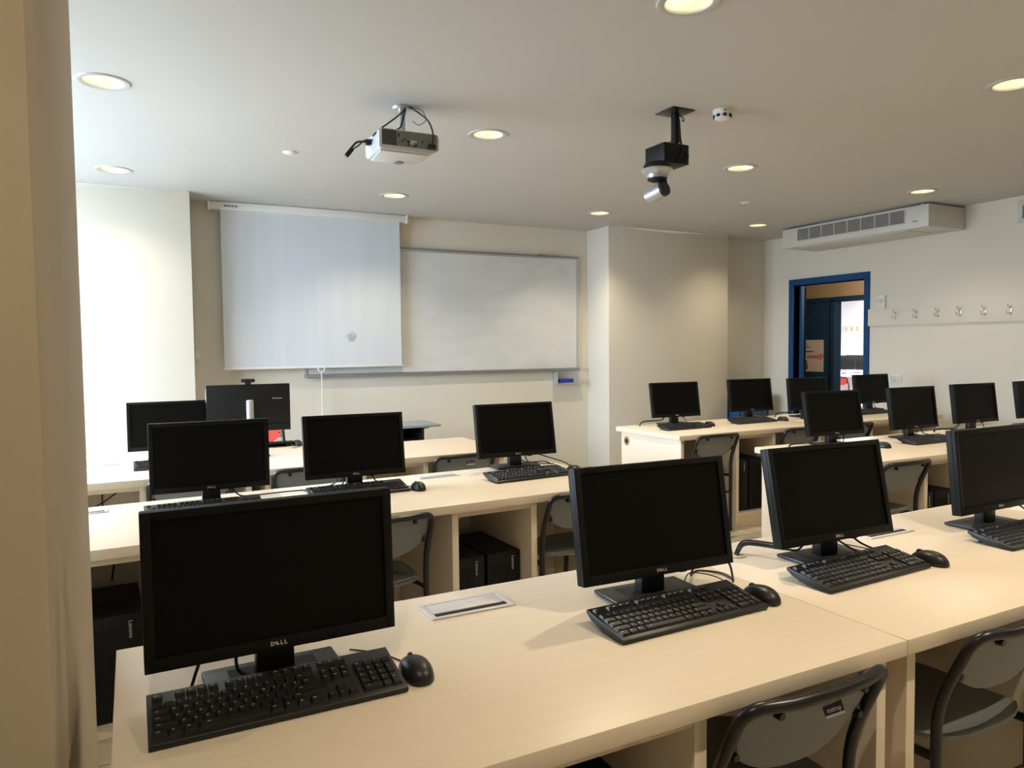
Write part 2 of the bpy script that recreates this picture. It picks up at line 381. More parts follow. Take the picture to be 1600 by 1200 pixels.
# ------------------------------------------------------------------ downlights
LAMP_F = {2: 1.4, 3: 0.55, 7: 0.45, 4: 0.35, 5: 0.8, 6: 1.0, 8: 1.25, 9: 1.2, 10: 0.4, 11: 0.62, 12: 1.6, 13: 1.1, 14: 0.6, 15: 0.5, 18: 0.5}
def build_downlights():
    ring = MB().lathe([(0.091, 0.014), (0.090, 0.002), (0.094, -0.004), (0.110, -0.008), (0.122, -0.006), (0.127, 0.0), (0.127, 0.004)], 40).mesh('trim_ring')
    bowl = MB().lathe([(0.099, 0.0), (0.092, 0.04), (0.078, 0.085), (0.05, 0.12), (0.0, 0.128)], 32).mesh('reflector')
    lamp = MB()
    for s in (-1, 1): lamp.tube([(-0.06, s*0.028, 0.062), (0.06, s*0.028, 0.062)], 0.013, 10)
    lamp = lamp.mesh('lamp_tube')
    names = ['beside the dark window-side column', 'second from the column, right of the projector', 'between the ceiling camera and the air conditioner', 'directly above the near end of the air conditioner',
             'above the left pier, near the screen', 'above the middle of the projection screen', 'in front of the whiteboard and right pier corner', 'by the far corner of the air conditioner, above the door wall',
             'cut by the top edge of the photo, nearest of all', 'cut by the right edge of the photo']
    for i, (x, y) in enumerate(LIGHTS):
        lab = ('round recessed ceiling downlight ' + names[i]) if i < 10 else 'round recessed ceiling downlight added outside the view to light the room'  # unseen ones carry the grid on, added for their light
        t = thing('ceiling_downlight', lab, 'ceiling light', (x, y, H), 0.3*(i % 3), 'round recessed downlights')
        obj('trim_ring', ring, 'trim', t); obj('reflector', bowl, 'reflector', t); obj('lamp_tube', lamp, 'lamp', t)
        l = bpy.data.lights.new('downlight_lamp', 'SPOT'); l.energy = LAMP_W*LAMP_F.get(i, 1.1); l.color = LAMP_COL; l.shadow_soft_size = 0.02; l.spot_size = R(122); l.spot_blend = 0.75
        o = bpy.data.objects.new('downlight_lamp', l); COL.objects.link(o); o.parent = t; o.location = (0, 0, 0.03)
build_downlights()
def far_room_fill_light():
    t = thing('far_room_fill_panel', 'unseen ceiling panel added to light the room across the corridor', 'ceiling light', (13.2, 10.2, 2.8))
    MB().box(-0.65, 0.65, -0.65, 0.65, -0.03, 0, bev=0.004).build('frame', 'white_plastic', t)
    l = bpy.data.lights.new('far_room_fill_lamp', 'AREA'); l.size = 1.2; l.energy = 230; l.color = (0.93, 0.93, 1.0)  # added fill lamp standing in for the far room's daylight
    o = bpy.data.objects.new('far_room_fill_lamp', l); COL.objects.link(o); o.parent = t; o.location = (0, 0, -0.04)
far_room_fill_light()
def corridor_fill_light():
    t = thing('ceiling_downlight', 'unseen round light added to brighten the corridor behind the blue door frame', 'ceiling light', (8.3, 6.2, 2.36))  # unseen fixture, added so that the corridor is not black
    MB().lathe([(0, -0.03), (0.10, -0.028), (0.12, -0.015), (0.125, -0.0005), (0, -0.0005)], 28).build('shade', 'white_plastic', t)
    l = bpy.data.lights.new('corridor_fill_lamp', 'POINT'); l.energy = 30; l.color = (1.0, 0.86, 0.68); l.shadow_soft_size = 0.08
    o = bpy.data.objects.new('corridor_fill_lamp', l); COL.objects.link(o); o.parent = t; o.location = (0, 0, -0.13)
corridor_fill_light()

# ------------------------------------------------------------------ desks
UL = 1.545
DESK_TOP = 0.75
def desk_meshes(D):
    m = {}
    m['worktop'] = MB().box(0.001, UL-0.001, 0, D, DESK_TOP-0.036, DESK_TOP, bev=0.002).mesh('worktop')
    def panel(x): return MB().box(x, x+0.03, 0.025, D-0.03, 0, DESK_TOP-0.0365, bev=0.001).mesh('panel')
    m['end'] = panel(0.0)
    m['back'] = MB().box(0.066, UL-0.066, D-0.14, D-0.122, 0.10, DESK_TOP-0.0365).mesh('modesty_panel')
    m['rail'] = MB().box(0.605, 0.962, 0.03, 0.05, DESK_TOP-0.062, DESK_TOP-0.0365).mesh('bay_rail')
    m['shelf'] = MB().box(0.605, 0.962, 0.05, D-0.14, 0.087, 0.105).mesh('bay_shelf')
    m['plinth'] = MB().box(0.605, 0.962, 0.055, 0.073, 0, 0.0868).mesh('bay_plinth')
    return m
_dm = {}
def desk(ox, oy, rz, D, label, hole_end=False, grommets=()):
    if D not in _dm: _dm[D] = desk_meshes(D)
    m = _dm[D]
    t = thing('computer_desk', label, 'desk', (ox, oy, 0), rz, 'two-seat computer desks')
    obj('worktop', m['worktop'], 'laminate', t)
    obj('side_panel', m['end'], 'laminate', t, (0.036, 0, 0)); obj('side_panel', m['end'], 'laminate', t, (UL-0.066, 0, 0))
    obj('bay_panel', m['end'], 'laminate', t, (0.575, 0, 0)); obj('bay_panel', m['end'], 'laminate', t, (0.962, 0, 0))
    obj('modesty_panel', m['back'], 'laminate', t); obj('bay_rail', m['rail'], 'laminate_edge', t)
    obj('bay_shelf', m['shelf'], 'laminate', t); obj('bay_plinth', m['plinth'], 'laminate_edge', t)
    if hole_end:
        MB().lathe([(0.0, -0.0012), (0.021, -0.0012), (0.021, -0.0018), (0.036, -0.0018), (0.037, 0.0)], 24, 0,
                   Matrix.Translation((0.0355, D-0.10, 0.64)) @ Matrix.Rotation(PI/2, 4, 'Y')).build('cable_hole', 'hole_wood', t)
        MB().lathe([(0.0, -0.002), (0.0205, -0.002), (0.0205, -0.0013)], 24, 0,
                   Matrix.Translation((0.0355, D-0.10, 0.64)) @ Matrix.Rotation(PI/2, 4, 'Y')).build('cable_hole', 'dark_slot', t)
    for gx, gy in grommets:
        g = MB().lathe([(0.030, 0.0), (0.030, 0.003), (0.024, 0.004), (0.022, 0.0015), (0.0, 0.0015)], 24, 0, Matrix.Translation((gx, gy, DESK_TOP)))
        g.build('grommet', 'laminate_edge', t)
    return t
ROWS = {'A': (-0.05, 1.01, 0.0, 0.79), 'B': (-0.944, 2.726, R(2.07), 0.785), 'C': (-0.945, 4.175, 0.0, 0.77), 'D': (3.505, 4.145, 0.0, 0.785), 'E': (3.512, 2.655, R(-0.7), 0.785)}
def unit(row, k):
    ox, oy, a, D = ROWS[row]; return ox + k*UL*math.cos(a), oy + k*UL*math.sin(a), a, D
def on_row(row, k, lx, ly):
    ox, oy, a, D = unit(row, k); return ox + lx*math.cos(a) - ly*math.sin(a), oy + lx*math.sin(a) + ly*math.cos(a)
def row_desk(row, k, label, **kw):
    ox, oy, a, D = unit(row, k); return desk(ox, oy, a, D, label, **kw)
row_desk('A', 0, 'nearest beige desk, its left end beside the column, large in the foreground')
row_desk('A', 1, 'beige desk at the lower right, joined to the right of the nearest desk', grommets=((0.148, 0.67),))
row_desk('A', 2, 'beige desk of the nearest row, mostly beyond the right edge of the photo')
row_desk('B', 0, 'beige desk of the second left row, its left half hidden behind the column')
row_desk('B', 1, 'beige desk of the second left row with two dark computers in its open bay')
row_desk('C', 0, 'pale desk of the front left row, partly hidden behind the column')
row_desk('C', 1, 'pale desk of the front left row, small round hole in its corner', grommets=((1.45, 0.655),))
row_desk('D', 0, 'beige desk of the far right row with a cable hole in its side panel', hole_end=True, grommets=((0.17, 0.70),))
row_desk('D', 1, 'beige desk of the far right row, in front of the blue doorway')
row_desk('E', 0, 'beige desk of the middle right row, its left side panel white in the light')
row_desk('E', 1, 'beige desk of the middle right row under the coat rack wall', grommets=((0.14, 0.68),))

# ------------------------------------------------------------------ cable ports in the worktops
def cable_ports():
    w2, d2 = 0.112, 0.054
    fr = MB()
    fr.box(-w2, w2, -d2, -d2+0.012, 0, 0.0035, bev=0.001); fr.box(-w2, w2, d2-0.010, d2, 0, 0.0035, bev=0.001)
    fr.box(-w2, -w2+0.014, -d2+0.0122, d2-0.0102, 0, 0.0035, bev=0.001); fr.box(w2-0.014, w2, -d2+0.0122, d2-0.0102, 0, 0.0035, bev=0.001)
    fr = fr.mesh('frame')
    lid = MB().box(-w2+0.0155, w2-0.0155, -d2+0.034, d2-0.0115, 0, 0.003, bev=0.0008).mesh('lid')
    slot = MB().box(-w2+0.0145, w2-0.0145, -d2+0.013, -d2+0.033, 0, 0.0014).mesh('brush_slot')
    specs = [('A', 0, 0.783, 0.668, 'silver cable port in the nearest desk between its two monitors'),
             ('A', 1, 0.790, 0.645, 'silver cable port behind the tilted monitor at right of the nearest row'),
             ('A', 2, 0.16, 0.635, 'silver cable port at the right edge of the photo in the nearest row'),
             ('B', 0, 0.755, 0.685, 'silver cable port just right of the column on the second left row'),
             ('B', 1, 0.795, 0.690, 'silver cable port between two monitors on the second left row'),
             ('C', 0, 0.745, 0.660, 'pale cable port by the column on the front left row'),
             ('E', 1, 0.85, 0.69, 'dark slotted cable port on the middle right row')]
    for row, k, lx, ly, lab in specs:
        x, y = on_row(row, k, lx, ly)
        t = thing('cable_port', lab, 'cable port', (x, y, DESK_TOP+0.0004), ROWS[row][2], 'desk cable ports')
        obj('frame', fr, 'alu_light', t); obj('lid', lid, 'alu_light', t, (0, 0, 0.0002)); obj('brush_slot', slot, 'dark_slot', t)
cable_ports()

# ------------------------------------------------------------------ monitors
MW, MH, ZB = 0.465, 0.288, 0.068
def monitor_meshes():
    m = {}
    c = MB(); bz, bb, bt = 0.018, 0.024, 0.015
    c.box(-MW/2, MW/2, 0.010, 0.034, 0, MH, bev=0.003)
    c.box(-MW/2, -MW/2+bz, 0, 0.012, 0, MH, bev=0.0015); c.box(MW/2-bz, MW/2, 0, 0.012, 0, MH, bev=0.0015)
    c.box(-MW/2+bz-0.001, MW/2-bz+0.001, 0, 0.012, 0, bb, bev=0.0015); c.box(-MW/2+bz-0.001, MW/2-bz+0.001, 0, 0.012, MH-bt, MH, bev=0.0015)
    c.box(-MW/2+0.05, MW/2-0.05, 0.034, 0.056, 0.03, MH-0.03, bev=0.008)
    c.box(0.065, 0.085, 0.012, 0.03, -0.004, 0.0)          # buttons under the edge
    m['casing'] = c.mesh('casing')
    m['screen'] = MB().box(-MW/2+bz, MW/2-bz, 0.006, 0.0095, bb, MH-bt).mesh('screen')
    lg = MB(); z = bb*0.52; s = 0.0105
    def T(x, a=0): return Matrix.Translation((x, -0.0003, z)) @ Matrix.Rotation(PI/2, 4, 'X') @ Matrix.Rotation(a, 4, 'Z')
    for ch, x, a in (('D', -0.0125, 0), ('E', -0.0040, R(38)), ('L', 0.0045, 0), ('L', 0.0120, 0)): lg.text(ch, s, T(x, a), bold=0.0003)
    m['logo'] = lg.mesh('logo')
    n = MB(); n.prism([(-0.037, 0), (0.037, 0), (0.034, 0.17), (-0.034, 0.17)], 'y', 0.04, 0.075, bev=0.004); m['neck'] = n.mesh('neck')
    bs = MB(); bs.prism([(-0.13, -0.008), (0.13, -0.008), (0.13, 0.125), (-0.13, 0.125)], 'z', 0.003, 0.013, bev=0.004)
    bs.prism([(-0.12, 0.0), (0.12, 0.0), (0.12, 0.115), (-0.12, 0.115)], 'z', 0, 0.0035); m['base'] = bs.mesh('base')
    m['base_recess'] = MB().box(-0.085, 0.085, 0.02, 0.10, 0.0131, 0.0137).mesh('base_recess')
    return m
MM = monitor_meshes()
def monitor(x, y, rz, tilt, label, cable=None, dz=0.0):
    t = thing('monitor', label, 'monitor', (x, y, DESK_TOP), rz, 'black computer monitors')
    obj('base', MM['base'], 'black', t); obj('base_recess', MM['base_recess'], 'dark_slot', t); obj('neck', MM['neck'], 'black', t)
    c = obj('casing', MM['casing'], 'bezel', t, (0, 0, ZB+dz), (-tilt, 0, 0))
    obj('logo', MM['logo'], 'logo', c)
    obj('screen', MM['screen'], 'screen', t, (0, 0, ZB+dz), (-tilt, 0, 0))
    if cable:
        mb = MB(); ca, sa = math.cos(-rz), math.sin(-rz)
        for path in cable:
            pts = [((p[0]-x)*ca-(p[1]-y)*sa, (p[0]-x)*sa+(p[1]-y)*ca, p[2]-DESK_TOP) for p in path]
            mb.tube(smooth_path(pts, 8), 0.0032, 7)
        mb.build('cable', 'cable', t)
    return t
def bundle(x0, y0, hx, hy, n=3, h=0.045):
    out = []
    for k in range(n):
        j = (k-(n-1)/2)
        out.append([(x0, y0+0.02+0.01*k, 0.86), (x0-0.02+0.01*j, y0+0.055+0.012*j, 0.79+0.008*k), (x0*0.6+hx*0.4, y0*0.55+hy*0.45+0.012*j, DESK_TOP+h*0.75+0.006*k),
                    (hx+0.05, hy+0.006*j, DESK_TOP+h*0.65+0.005*k), (hx+0.012, hy+0.006*j, DESK_TOP+0.012), (hx+0.004*j, hy+0.004*j, DESK_TOP-0.02)])
    return out
monitor(0.236, 1.440, 0.014, 0.046, 'largest monitor in the photo, black with dark screen, beside the column', dz=0.008,
        cable=[[(0.10, 1.47, 0.83), (0.09, 1.475, 0.80), (0.075, 1.46, 0.768), (0.06, 1.475, 0.7545)], [(0.16, 1.47, 0.83), (0.165, 1.475, 0.785), (0.20, 1.47, 0.771), (0.22, 1.50, 0.771)]])
monitor(1.188, 1.468, -0.039, 0.162, 'black monitor standing second from left in the nearest row',
        cable=[[(1.33, 1.50, 0.83), (1.36, 1.56, 0.765), (1.42, 1.60, 0.758), (1.47, 1.56, 0.7545), (1.46, 1.50, 0.7545)], [(1.40, 1.50, 0.84), (1.445, 1.50, 0.80), (1.43, 1.47, 0.76)]])
monitor(1.862, 1.475, -0.040, 0.203, 'black leaning monitor third from left in the nearest row', cable=bundle(1.80, 1.50, 1.643, 1.683)
        + [[(1.93, 1.51, 0.83), (1.98, 1.50, 0.79), (2.03, 1.48, 0.765), (2.02, 1.44, 0.775)], [(1.87, 1.51, 0.82), (1.93, 1.47, 0.775), (1.99, 1.46, 0.768)]])
monitor(2.695, 1.478, 0.0, 0.101, 'black monitor cut by the right edge of the photo in the nearest row',
        cable=[[(2.83, 1.51, 0.83), (2.90, 1.50, 0.785), (2.99, 1.48, 0.77), (3.06, 1.50, 0.757)]])
monitor(0.282, 3.275, -0.03, 0.01, 'black monitor at the left of the second left row, right of the column', dz=0.004,
        cable=[[(0.36, 3.31, 0.83), (0.40, 3.36, 0.775), (0.47, 3.42, 0.757), (0.62, 3.43, 0.757), (0.76, 3.41, 0.757), (0.80, 3.38, 0.757)]])
monitor(0.906, 3.312, -0.039, 0.150, 'black monitor in the middle of the second left row',
        cable=[[(0.83, 3.35, 0.83), (0.82, 3.38, 0.785), (0.77, 3.40, 0.765), (0.70, 3.40, 0.757), (0.68, 3.44, 0.757)], [(0.86, 3.35, 0.83), (0.85, 3.36, 0.78), (0.80, 3.38, 0.762)],
               [(0.98, 3.35, 0.83), (1.02, 3.39, 0.775), (1.09, 3.38, 0.757), (1.13, 3.30, 0.757)]])
monitor(1.843, 3.488, -0.035, 0.183, 'black monitor at the right end of the second left row, left of the pier',
        cable=[[(1.90, 3.53, 0.83), (1.93, 3.55, 0.775), (2.0, 3.56, 0.757), (2.07, 3.50, 0.757)], [(1.86, 3.53, 0.80), (1.94, 3.58, 0.765), (2.03, 3.55, 0.765), (2.06, 3.52, 0.757)],
               [(1.94, 3.53, 0.83), (2.02, 3.50, 0.80), (2.08, 3.40, 0.775), (2.06, 3.29, 0.758)]])
monitor(0.198, 4.80, -0.03, 0.05, 'black monitor farthest left, half hidden behind a nearer monitor', dz=0.0)
monitor(4.005, 4.757, -0.088, 0.160, 'black monitor at the left end of the far right row', cable=bundle(3.94, 4.79, 3.675, 4.845, 2, 0.05)
        + [[(4.06, 4.79, 0.83), (4.10, 4.78, 0.79), (4.05, 4.68, 0.765), (4.0, 4.60, 0.76)]])
monitor(4.905, 4.812, -0.096, 0.144, 'black monitor second in the far right row, before the pier corner',
        cable=[[(4.93, 4.84, 0.82), (4.93, 4.84, 0.775), (4.90, 4.77, 0.757)], [(5.02, 4.84, 0.84), (5.04, 4.82, 0.79), (5.03, 4.75, 0.757)]])
monitor(5.440, 4.650, -0.034, 0.098, 'black monitor third in the far right row, in front of the blue door frame', cable=bundle(5.38, 4.69, 5.16, 4.80, 2, 0.05))
monitor(6.52, 4.80, -0.064, 0.120, 'black monitor at the right end of the far right row, under the doorway',
        cable=[[(6.58, 4.84, 0.84), (6.57, 4.83, 0.79), (6.50, 4.74, 0.757), (6.42, 4.70, 0.757)]])
monitor(4.036, 3.228, -0.101, 0.177, 'black monitor at the left end of the middle right row', cable=bundle(3.95, 3.27, 3.68, 3.31, 2, 0.03)
        + [[(4.12, 3.27, 0.84), (4.12, 3.25, 0.79), (4.05, 3.20, 0.757)]])
monitor(4.793, 3.196, -0.032, 0.134, 'black monitor second in the middle right row, lower right of the doorway',
        cable=[[(4.86, 3.24, 0.84), (4.90, 3.27, 0.775), (4.84, 3.26, 0.757)], [(4.90, 3.24, 0.82), (4.96, 3.26, 0.77), (5.0, 3.22, 0.757)]])
monitor(5.52, 3.205, -0.067, 0.132, 'black monitor third in the middle right row, under the coat hooks', cable=bundle(5.46, 3.25, 5.19, 3.334, 2, 0.03)
        + [[(5.62, 3.25, 0.83), (5.65, 3.24, 0.775), (5.60, 3.22, 0.757)]])
monitor(6.29, 3.19, -0.05, 0.13, 'black monitor barely in view at the right edge of the middle right row')

def teacher_monitor():
    t = thing('teacher_monitor', 'larger black monitor seen from behind, below the projection screen', 'monitor', (0.634, 4.73, DESK_TOP), R(-2))
    c = MB(); c.box(-0.243, 0.243, 0.0, 0.03, 0.155, 0.445, bev=0.004); c.box(-0.235, 0.235, -0.004, 0.0, 0.163, 0.20); cs = c.build('casing', 'tower', t)
    MB().box(-0.236, 0.236, 0.0302, 0.032, 0.165, 0.438).build('screen', 'screen', t)
    MB().text('ThinkVision', 0.0125, Matrix.Translation((0.165, -0.0006, 0.355)) @ Matrix.Rotation(PI/2, 4, 'X')).build('logo', 'logo', cs)
    MB().box(-0.2445, -0.243, 0.004, 0.026, 0.345, 0.42).build('sticker', 'label', cs)
    p = MB().lathe([(0.0, 0.352), (0.018, 0.352), (0.022, 0.347), (0.022, 0.008)], 24, 0, Matrix.Translation((0.0, -0.045, 0))); p.box(-0.018, 0.018, -0.03, -0.001, 0.27, 0.335, bev=0.003); p.build('stand_column', 'silver', t)
    MB().lathe([(0.0, 0.012), (0.108, 0.010), (0.112, 0.006), (0.112, 0.0), (0.0, 0.0)], 40, 0, Matrix.Translation((0.0, -0.01, 0))).build('base', 'black', t)
    w = thing('webcam', 'small black webcam clipped on top of the teacher monitor', 'webcam', (0.63, 4.735, DESK_TOP+0.4455), R(-2))
    MB().box(-0.042, 0.042, -0.012, 0.012, 0.012, 0.034, bev=0.008).build('body', 'black', w)
    MB().box(-0.018, 0.018, -0.012, 0.022, 0.0, 0.0125, bev=0.002).build('clip', 'black', w)
    MB().lathe([(0, 0.0135), (0.007, 0.0135), (0.008, 0.0115)], 16, 0, Matrix.Translation((0, 0, 0.023)) @ Matrix.Rotation(-PI/2, 4, 'X')).build('lens', 'screen', w)
teacher_monitor()

# ------------------------------------------------------------------ keyboards
KT = math.atan2(0.026, 0.142)            # slope of the key field
def keyboard_layout():
    u = 0.0187; K = []
    rows = [['`', '1', '2', '3', '4', '5', '6', '7', '8', '9', '0', '-', '=', ('', 2)],
            [('', 1.5), 'Q', 'W', 'E', 'R', 'T', 'Y', 'U', 'I', 'O', 'P', '[', ']', ('', 1.5)],
            [('', 1.75), 'A', 'S', 'D', 'F', 'G', 'H', 'J', 'K', 'L', ';', "'", ('', 2.25)],
            [('', 2.25), 'Z', 'X', 'C', 'V', 'B', 'N', 'M', ',', '.', '/', ('', 2.75)],
            [('', 1.25), ('#', 1.25), ('', 1.25), ('', 6.25), ('', 1.25), ('#', 1.25), ('#', 1.25), ('', 1.25)]]
    x0 = -0.214
    for j, row in enumerate(rows):
        x = x0; y = 0.0125 + (4-j)*u
        for k in row:
            ch, w = (k, 1) if isinstance(k, str) else k
            K.append((x+w*u/2, y+u/2, w*u, u, ch)); x += w*u
    yf = 0.0125 + 5*u + 0.010
    x = x0
    K.append((x+u/2, yf+u*0.45, u, u*0.85, ''))
    for g in range(3):
        for q in range(4): K.append((x0+u*(2+g*4.5+q)+u/2+0.0, yf+u*0.45, u, u*0.85, ''))
    xn = x0 + 15*u + 0.009
    for q in range(3): K.append((xn+u*(q+0.5), yf+u*0.45, u, u*0.85, ''))
    for j in range(2):
        for q in range(3): K.append((xn+u*(q+0.5), 0.0125+(4-j)*u+u/2, u, u, ''))
    for q in range(3): K.append((xn+u*(q+0.5), 0.0125+u/2, u, u, '>' if q == 2 else '<' if q == 0 else 'v'))
    K.append((xn+u*1.5, 0.0125+u*1.5, u, u, '^'))
    xp = xn + 3*u + 0.009
    pad = [['', '/', '*', '-'], ['7', '8', '9'], ['4', '5', '6'], ['1', '2', '3']]
    for j, row in enumerate(pad):
        for q, ch in enumerate(row): K.append((xp+u*(q+0.5), 0.0125+(4-j)*u+u/2, u, u, ch))
    K.append((xp+u*3.5, 0.0125+u*3, u, 2*u, '+')); K.append((xp+u*3.5, 0.0125+u*1, u, 2*u, ''))
    K.append((xp+u, 0.0125+u/2, 2*u, u, '0')); K.append((xp+u*2.5, 0.0125+u/2, u, u, '.'))
    return K
KEYS = keyboard_layout()
KM = {}
def key_shape(mb, x, y, w, d, ch, legend=True):
    h = 0.0062; a, b = w/2-0.0006, d/2-0.0006; c, e = a-0.0022, b-0.0024
    t = bmesh.new()
    lo = [t.verts.new((x+sx*a, y+sy*b, 0)) for sx, sy in ((-1, -1), (1, -1), (1, 1), (-1, 1))]
    hi = [t.verts.new((x+sx*c, y+sy*e+0.0006, h)) for sx, sy in ((-1, -1), (1, -1), (1, 1), (-1, 1))]
    t.faces.new(hi); [t.faces.new((lo[i], lo[(i+1) % 4], hi[(i+1) % 4], hi[i])) for i in range(4)]
    mb.merge(t, 0)
    if legend and ch: mb.text(ch, 0.0062, Matrix.Translation((x-c*0.45, y+e*0.35, h+0.0001)), 1, 0.0)
    elif legend: mb.box(x-c*0.8, x-c*0.8+min(0.006, w*0.4), y+e*0.3, y+e*0.3+0.0013, h, h+0.00015, 0, 1)
def keyboard_meshes():
    m = {}
    prof = [(0.0, 0.004), (0.003, 0.001), (0.030, 0.0), (0.075, 0.004), (0.125, 0.018), (0.1415, 0.029), (0.1435, 0.033), (0.141, 0.0375), (0.003, 0.0120), (0.0, 0.0100)]
    m['body'] = MB().prism(prof, 'x', -0.2215, 0.2215, bev=0.0012).mesh('body')
    ft = MB()
    for s in (-1, 1): ft.box(s*0.185-0.014, s*0.185+0.014, 0.112, 0.120, 0.0, 0.017, bev=0.001)
    m['feet'] = ft.mesh('foot')
    allk = MB()
    for k in KEYS: key_shape(allk, *k, legend=True)
    m['keys'] = allk.mesh('keys', 20)
    rest = MB()
    for k in KEYS[100:]: key_shape(rest, *k)
    m['rest'] = rest.mesh('key', 20)
    for i, k in enumerate(KEYS[:100]):
        mb = MB(); key_shape(mb, 0, 0, k[2], k[3], k[4]); m[i] = mb.mesh('key', 20)
    return m
KM = keyboard_meshes()
def keyboard(x, y, rz, label, near=False, cable=None):
    t = thing('keyboard', label, 'keyboard', (x, y, DESK_TOP), rz, 'black full-size keyboards')
    obj('body', KM['body'], 'black', t); obj('foot', KM['feet'], 'black', t)
    zk = 0.0108; tl = math.atan2(0.0255, 0.138)
    def P(kx, ky): return (kx, ky*math.cos(tl), zk + ky*math.sin(tl))
    if near:
        for i, k in enumerate(KEYS[:100]): obj('key', KM[i], ['black_key', 'legend'], t, P(k[0], k[1]), (tl, 0, 0))
        o = obj('key', KM['rest'], ['black_key', 'legend'], t, P(0, 0), (tl, 0, 0)); o['kind'] = 'stuff'
    else:
        o = obj('keys', KM['keys'], ['black_key', 'legend'], t, P(0, 0), (tl, 0, 0)); o['kind'] = 'stuff'
    return t
keyboard(0.226, 1.303, 0.0, 'black keyboard lying in front of the largest monitor, lower left', True)
keyboard(1.152, 1.288, 0.020, 'black keyboard in front of the second monitor of the nearest row', True)
keyboard(1.818, 1.300, 0.040, 'black keyboard in front of the leaning third monitor, left of its mouse', True)
keyboard(2.640, 1.290, 0.0, 'black keyboard cut by the right edge of the photo', True)
keyboard(0.250, 3.120, 0.02, 'black keyboard peeking over the top edge of the largest monitor')
keyboard(0.898, 3.178, 0.02, 'black keyboard under the middle monitor of the second left row')
keyboard(1.760, 3.150, 0.07, 'black keyboard under the right-end monitor of the second left row')
keyboard(0.215, 4.480, 0.0, 'black keyboard on the front left row, left end showing beside a monitor')
keyboard(3.870, 4.440, 0.03, 'black keyboard under the left-end monitor of the far right row')
keyboard(4.660, 4.500, 0.02, 'black keyboard under the second monitor of the far right row')
keyboard(5.42, 4.440, 0.0, 'black keyboard under the third monitor of the far right row')
keyboard(6.16, 4.50, 0.0, 'black keyboard under the right-end monitor of the far right row')
keyboard(4.665, 2.960, 0.0, 'black keyboard under the second monitor of the middle right row')

# ------------------------------------------------------------------ mice
def mouse_meshes():
    m = {}; t = bmesh.new(); nu, nv = 20, 10; rows = []
    for j in range(nv+1):
        phi = PI/2*j/nv; ring = []
        for i in range(nu):
            a = 2*PI*i/nu; cx, cy = math.cos(a), math.sin(a)
            sx = 0.031*(1.0 - 0.08*max(cy, 0)); r = math.cos(phi)**0.75
            x = sx*math.copysign(abs(cx)**0.85, cx)*r; y = 0.056*math.copysign(abs(cy)**0.9, cy)*r
            z = 0.004 + (0.034 - 0.006*((y/0.056)+0.25)**2)*math.sin(phi)**0.9
            ring.append(t.verts.new((x, y, z)))
        rows.append(ring)
    for j in range(nv):
        for i in range(nu): t.faces.new((rows[j][i], rows[j][(i+1) % nu], rows[j+1][(i+1) % nu], rows[j+1][i]))
    bot = [t.verts.new((v.co.x*0.93, v.co.y*0.95, 0.0)) for v in rows[0]]
    for i in range(nu): t.faces.new((bot[i], bot[(i+1) % nu], rows[0][(i+1) % nu], rows[0][i]))
    t.faces.new(bot[::-1])
    bmesh.ops.remove_doubles(t, verts=t.verts[:], dist=1e-5); bmesh.ops.recalc_face_normals(t, faces=t.faces[:])
    b = MB(); b.merge(t); m['body'] = b.mesh('body', 60)
    m['wheel'] = MB().lathe([(0.0, -0.0035), (0.010, -0.0035), (0.0112, -0.002), (0.0112, 0.002), (0.010, 0.0035), (0.0, 0.0035)], 20, 0, Matrix.Translation((0, 0.031, 0.0245)) @ Matrix.Rotation(PI/2, 4, 'Y')).mesh('scroll_wheel')
    return m
MS = mouse_meshes()
def mouse(x, y, rz, label, cable):
    t = thing('computer_mouse', label, 'mouse', (x, y, DESK_TOP), rz, 'black wired mice')
    obj('body', MS['body'], 'black_key', t); obj('scroll_wheel', MS['wheel'], 'black', t)
    c, s = math.cos(-rz), math.sin(-rz)
    pts = [(0, 0.050, 0.008)] + [((p[0]-x)*c-(p[1]-y)*s, (p[0]-x)*s+(p[1]-y)*c, p[2]) for p in cable]
    MB().tube(smooth_path(pts, 8), 0.0017, 6).build('cable', 'cable', t)
F = 0.0025
mouse(0.484, 1.365, 0.0, 'black mouse right of the lower left keyboard, on the nearest desk', [(0.48, 1.44, F), (0.45, 1.50, F), (0.40, 1.55, F)])
mouse(1.412, 1.352, 0.0, 'black mouse near the seam of the two nearest desks', [(1.41, 1.44, F), (1.40, 1.50, 0.02), (1.34, 1.54, 0.03), (1.30, 1.53, F), (1.26, 1.56, F)])
mouse(2.083, 1.342, 0.0, 'black mouse right of the keyboard of the leaning third monitor', [(2.08, 1.44, F), (2.06, 1.52, F), (2.04, 1.60, F)])
mouse(1.162, 3.200, 0.0, 'black mouse in the middle of the second left row desk', [(1.15, 3.29, F), (1.12, 3.34, F), (1.05, 3.40, F)])
mouse(2.035, 3.235, 0.0, 'black mouse at the right end of the second left row', [(2.04, 3.30, F), (2.05, 3.36, F)])
mouse(4.165, 4.555, 0.0, 'black mouse at the left end of the far right row', [(4.16, 4.65, F), (4.14, 4.72, F)])
mouse(4.975, 4.535, 0.0, 'black mouse right of the second keyboard in the far right row', [(4.97, 4.62, F), (4.95, 4.70, F)])
mouse(4.185, 3.015, 0.0, 'black mouse on the middle right row beside the leaning third monitor', [(4.18, 3.10, F), (4.15, 3.18, F)])

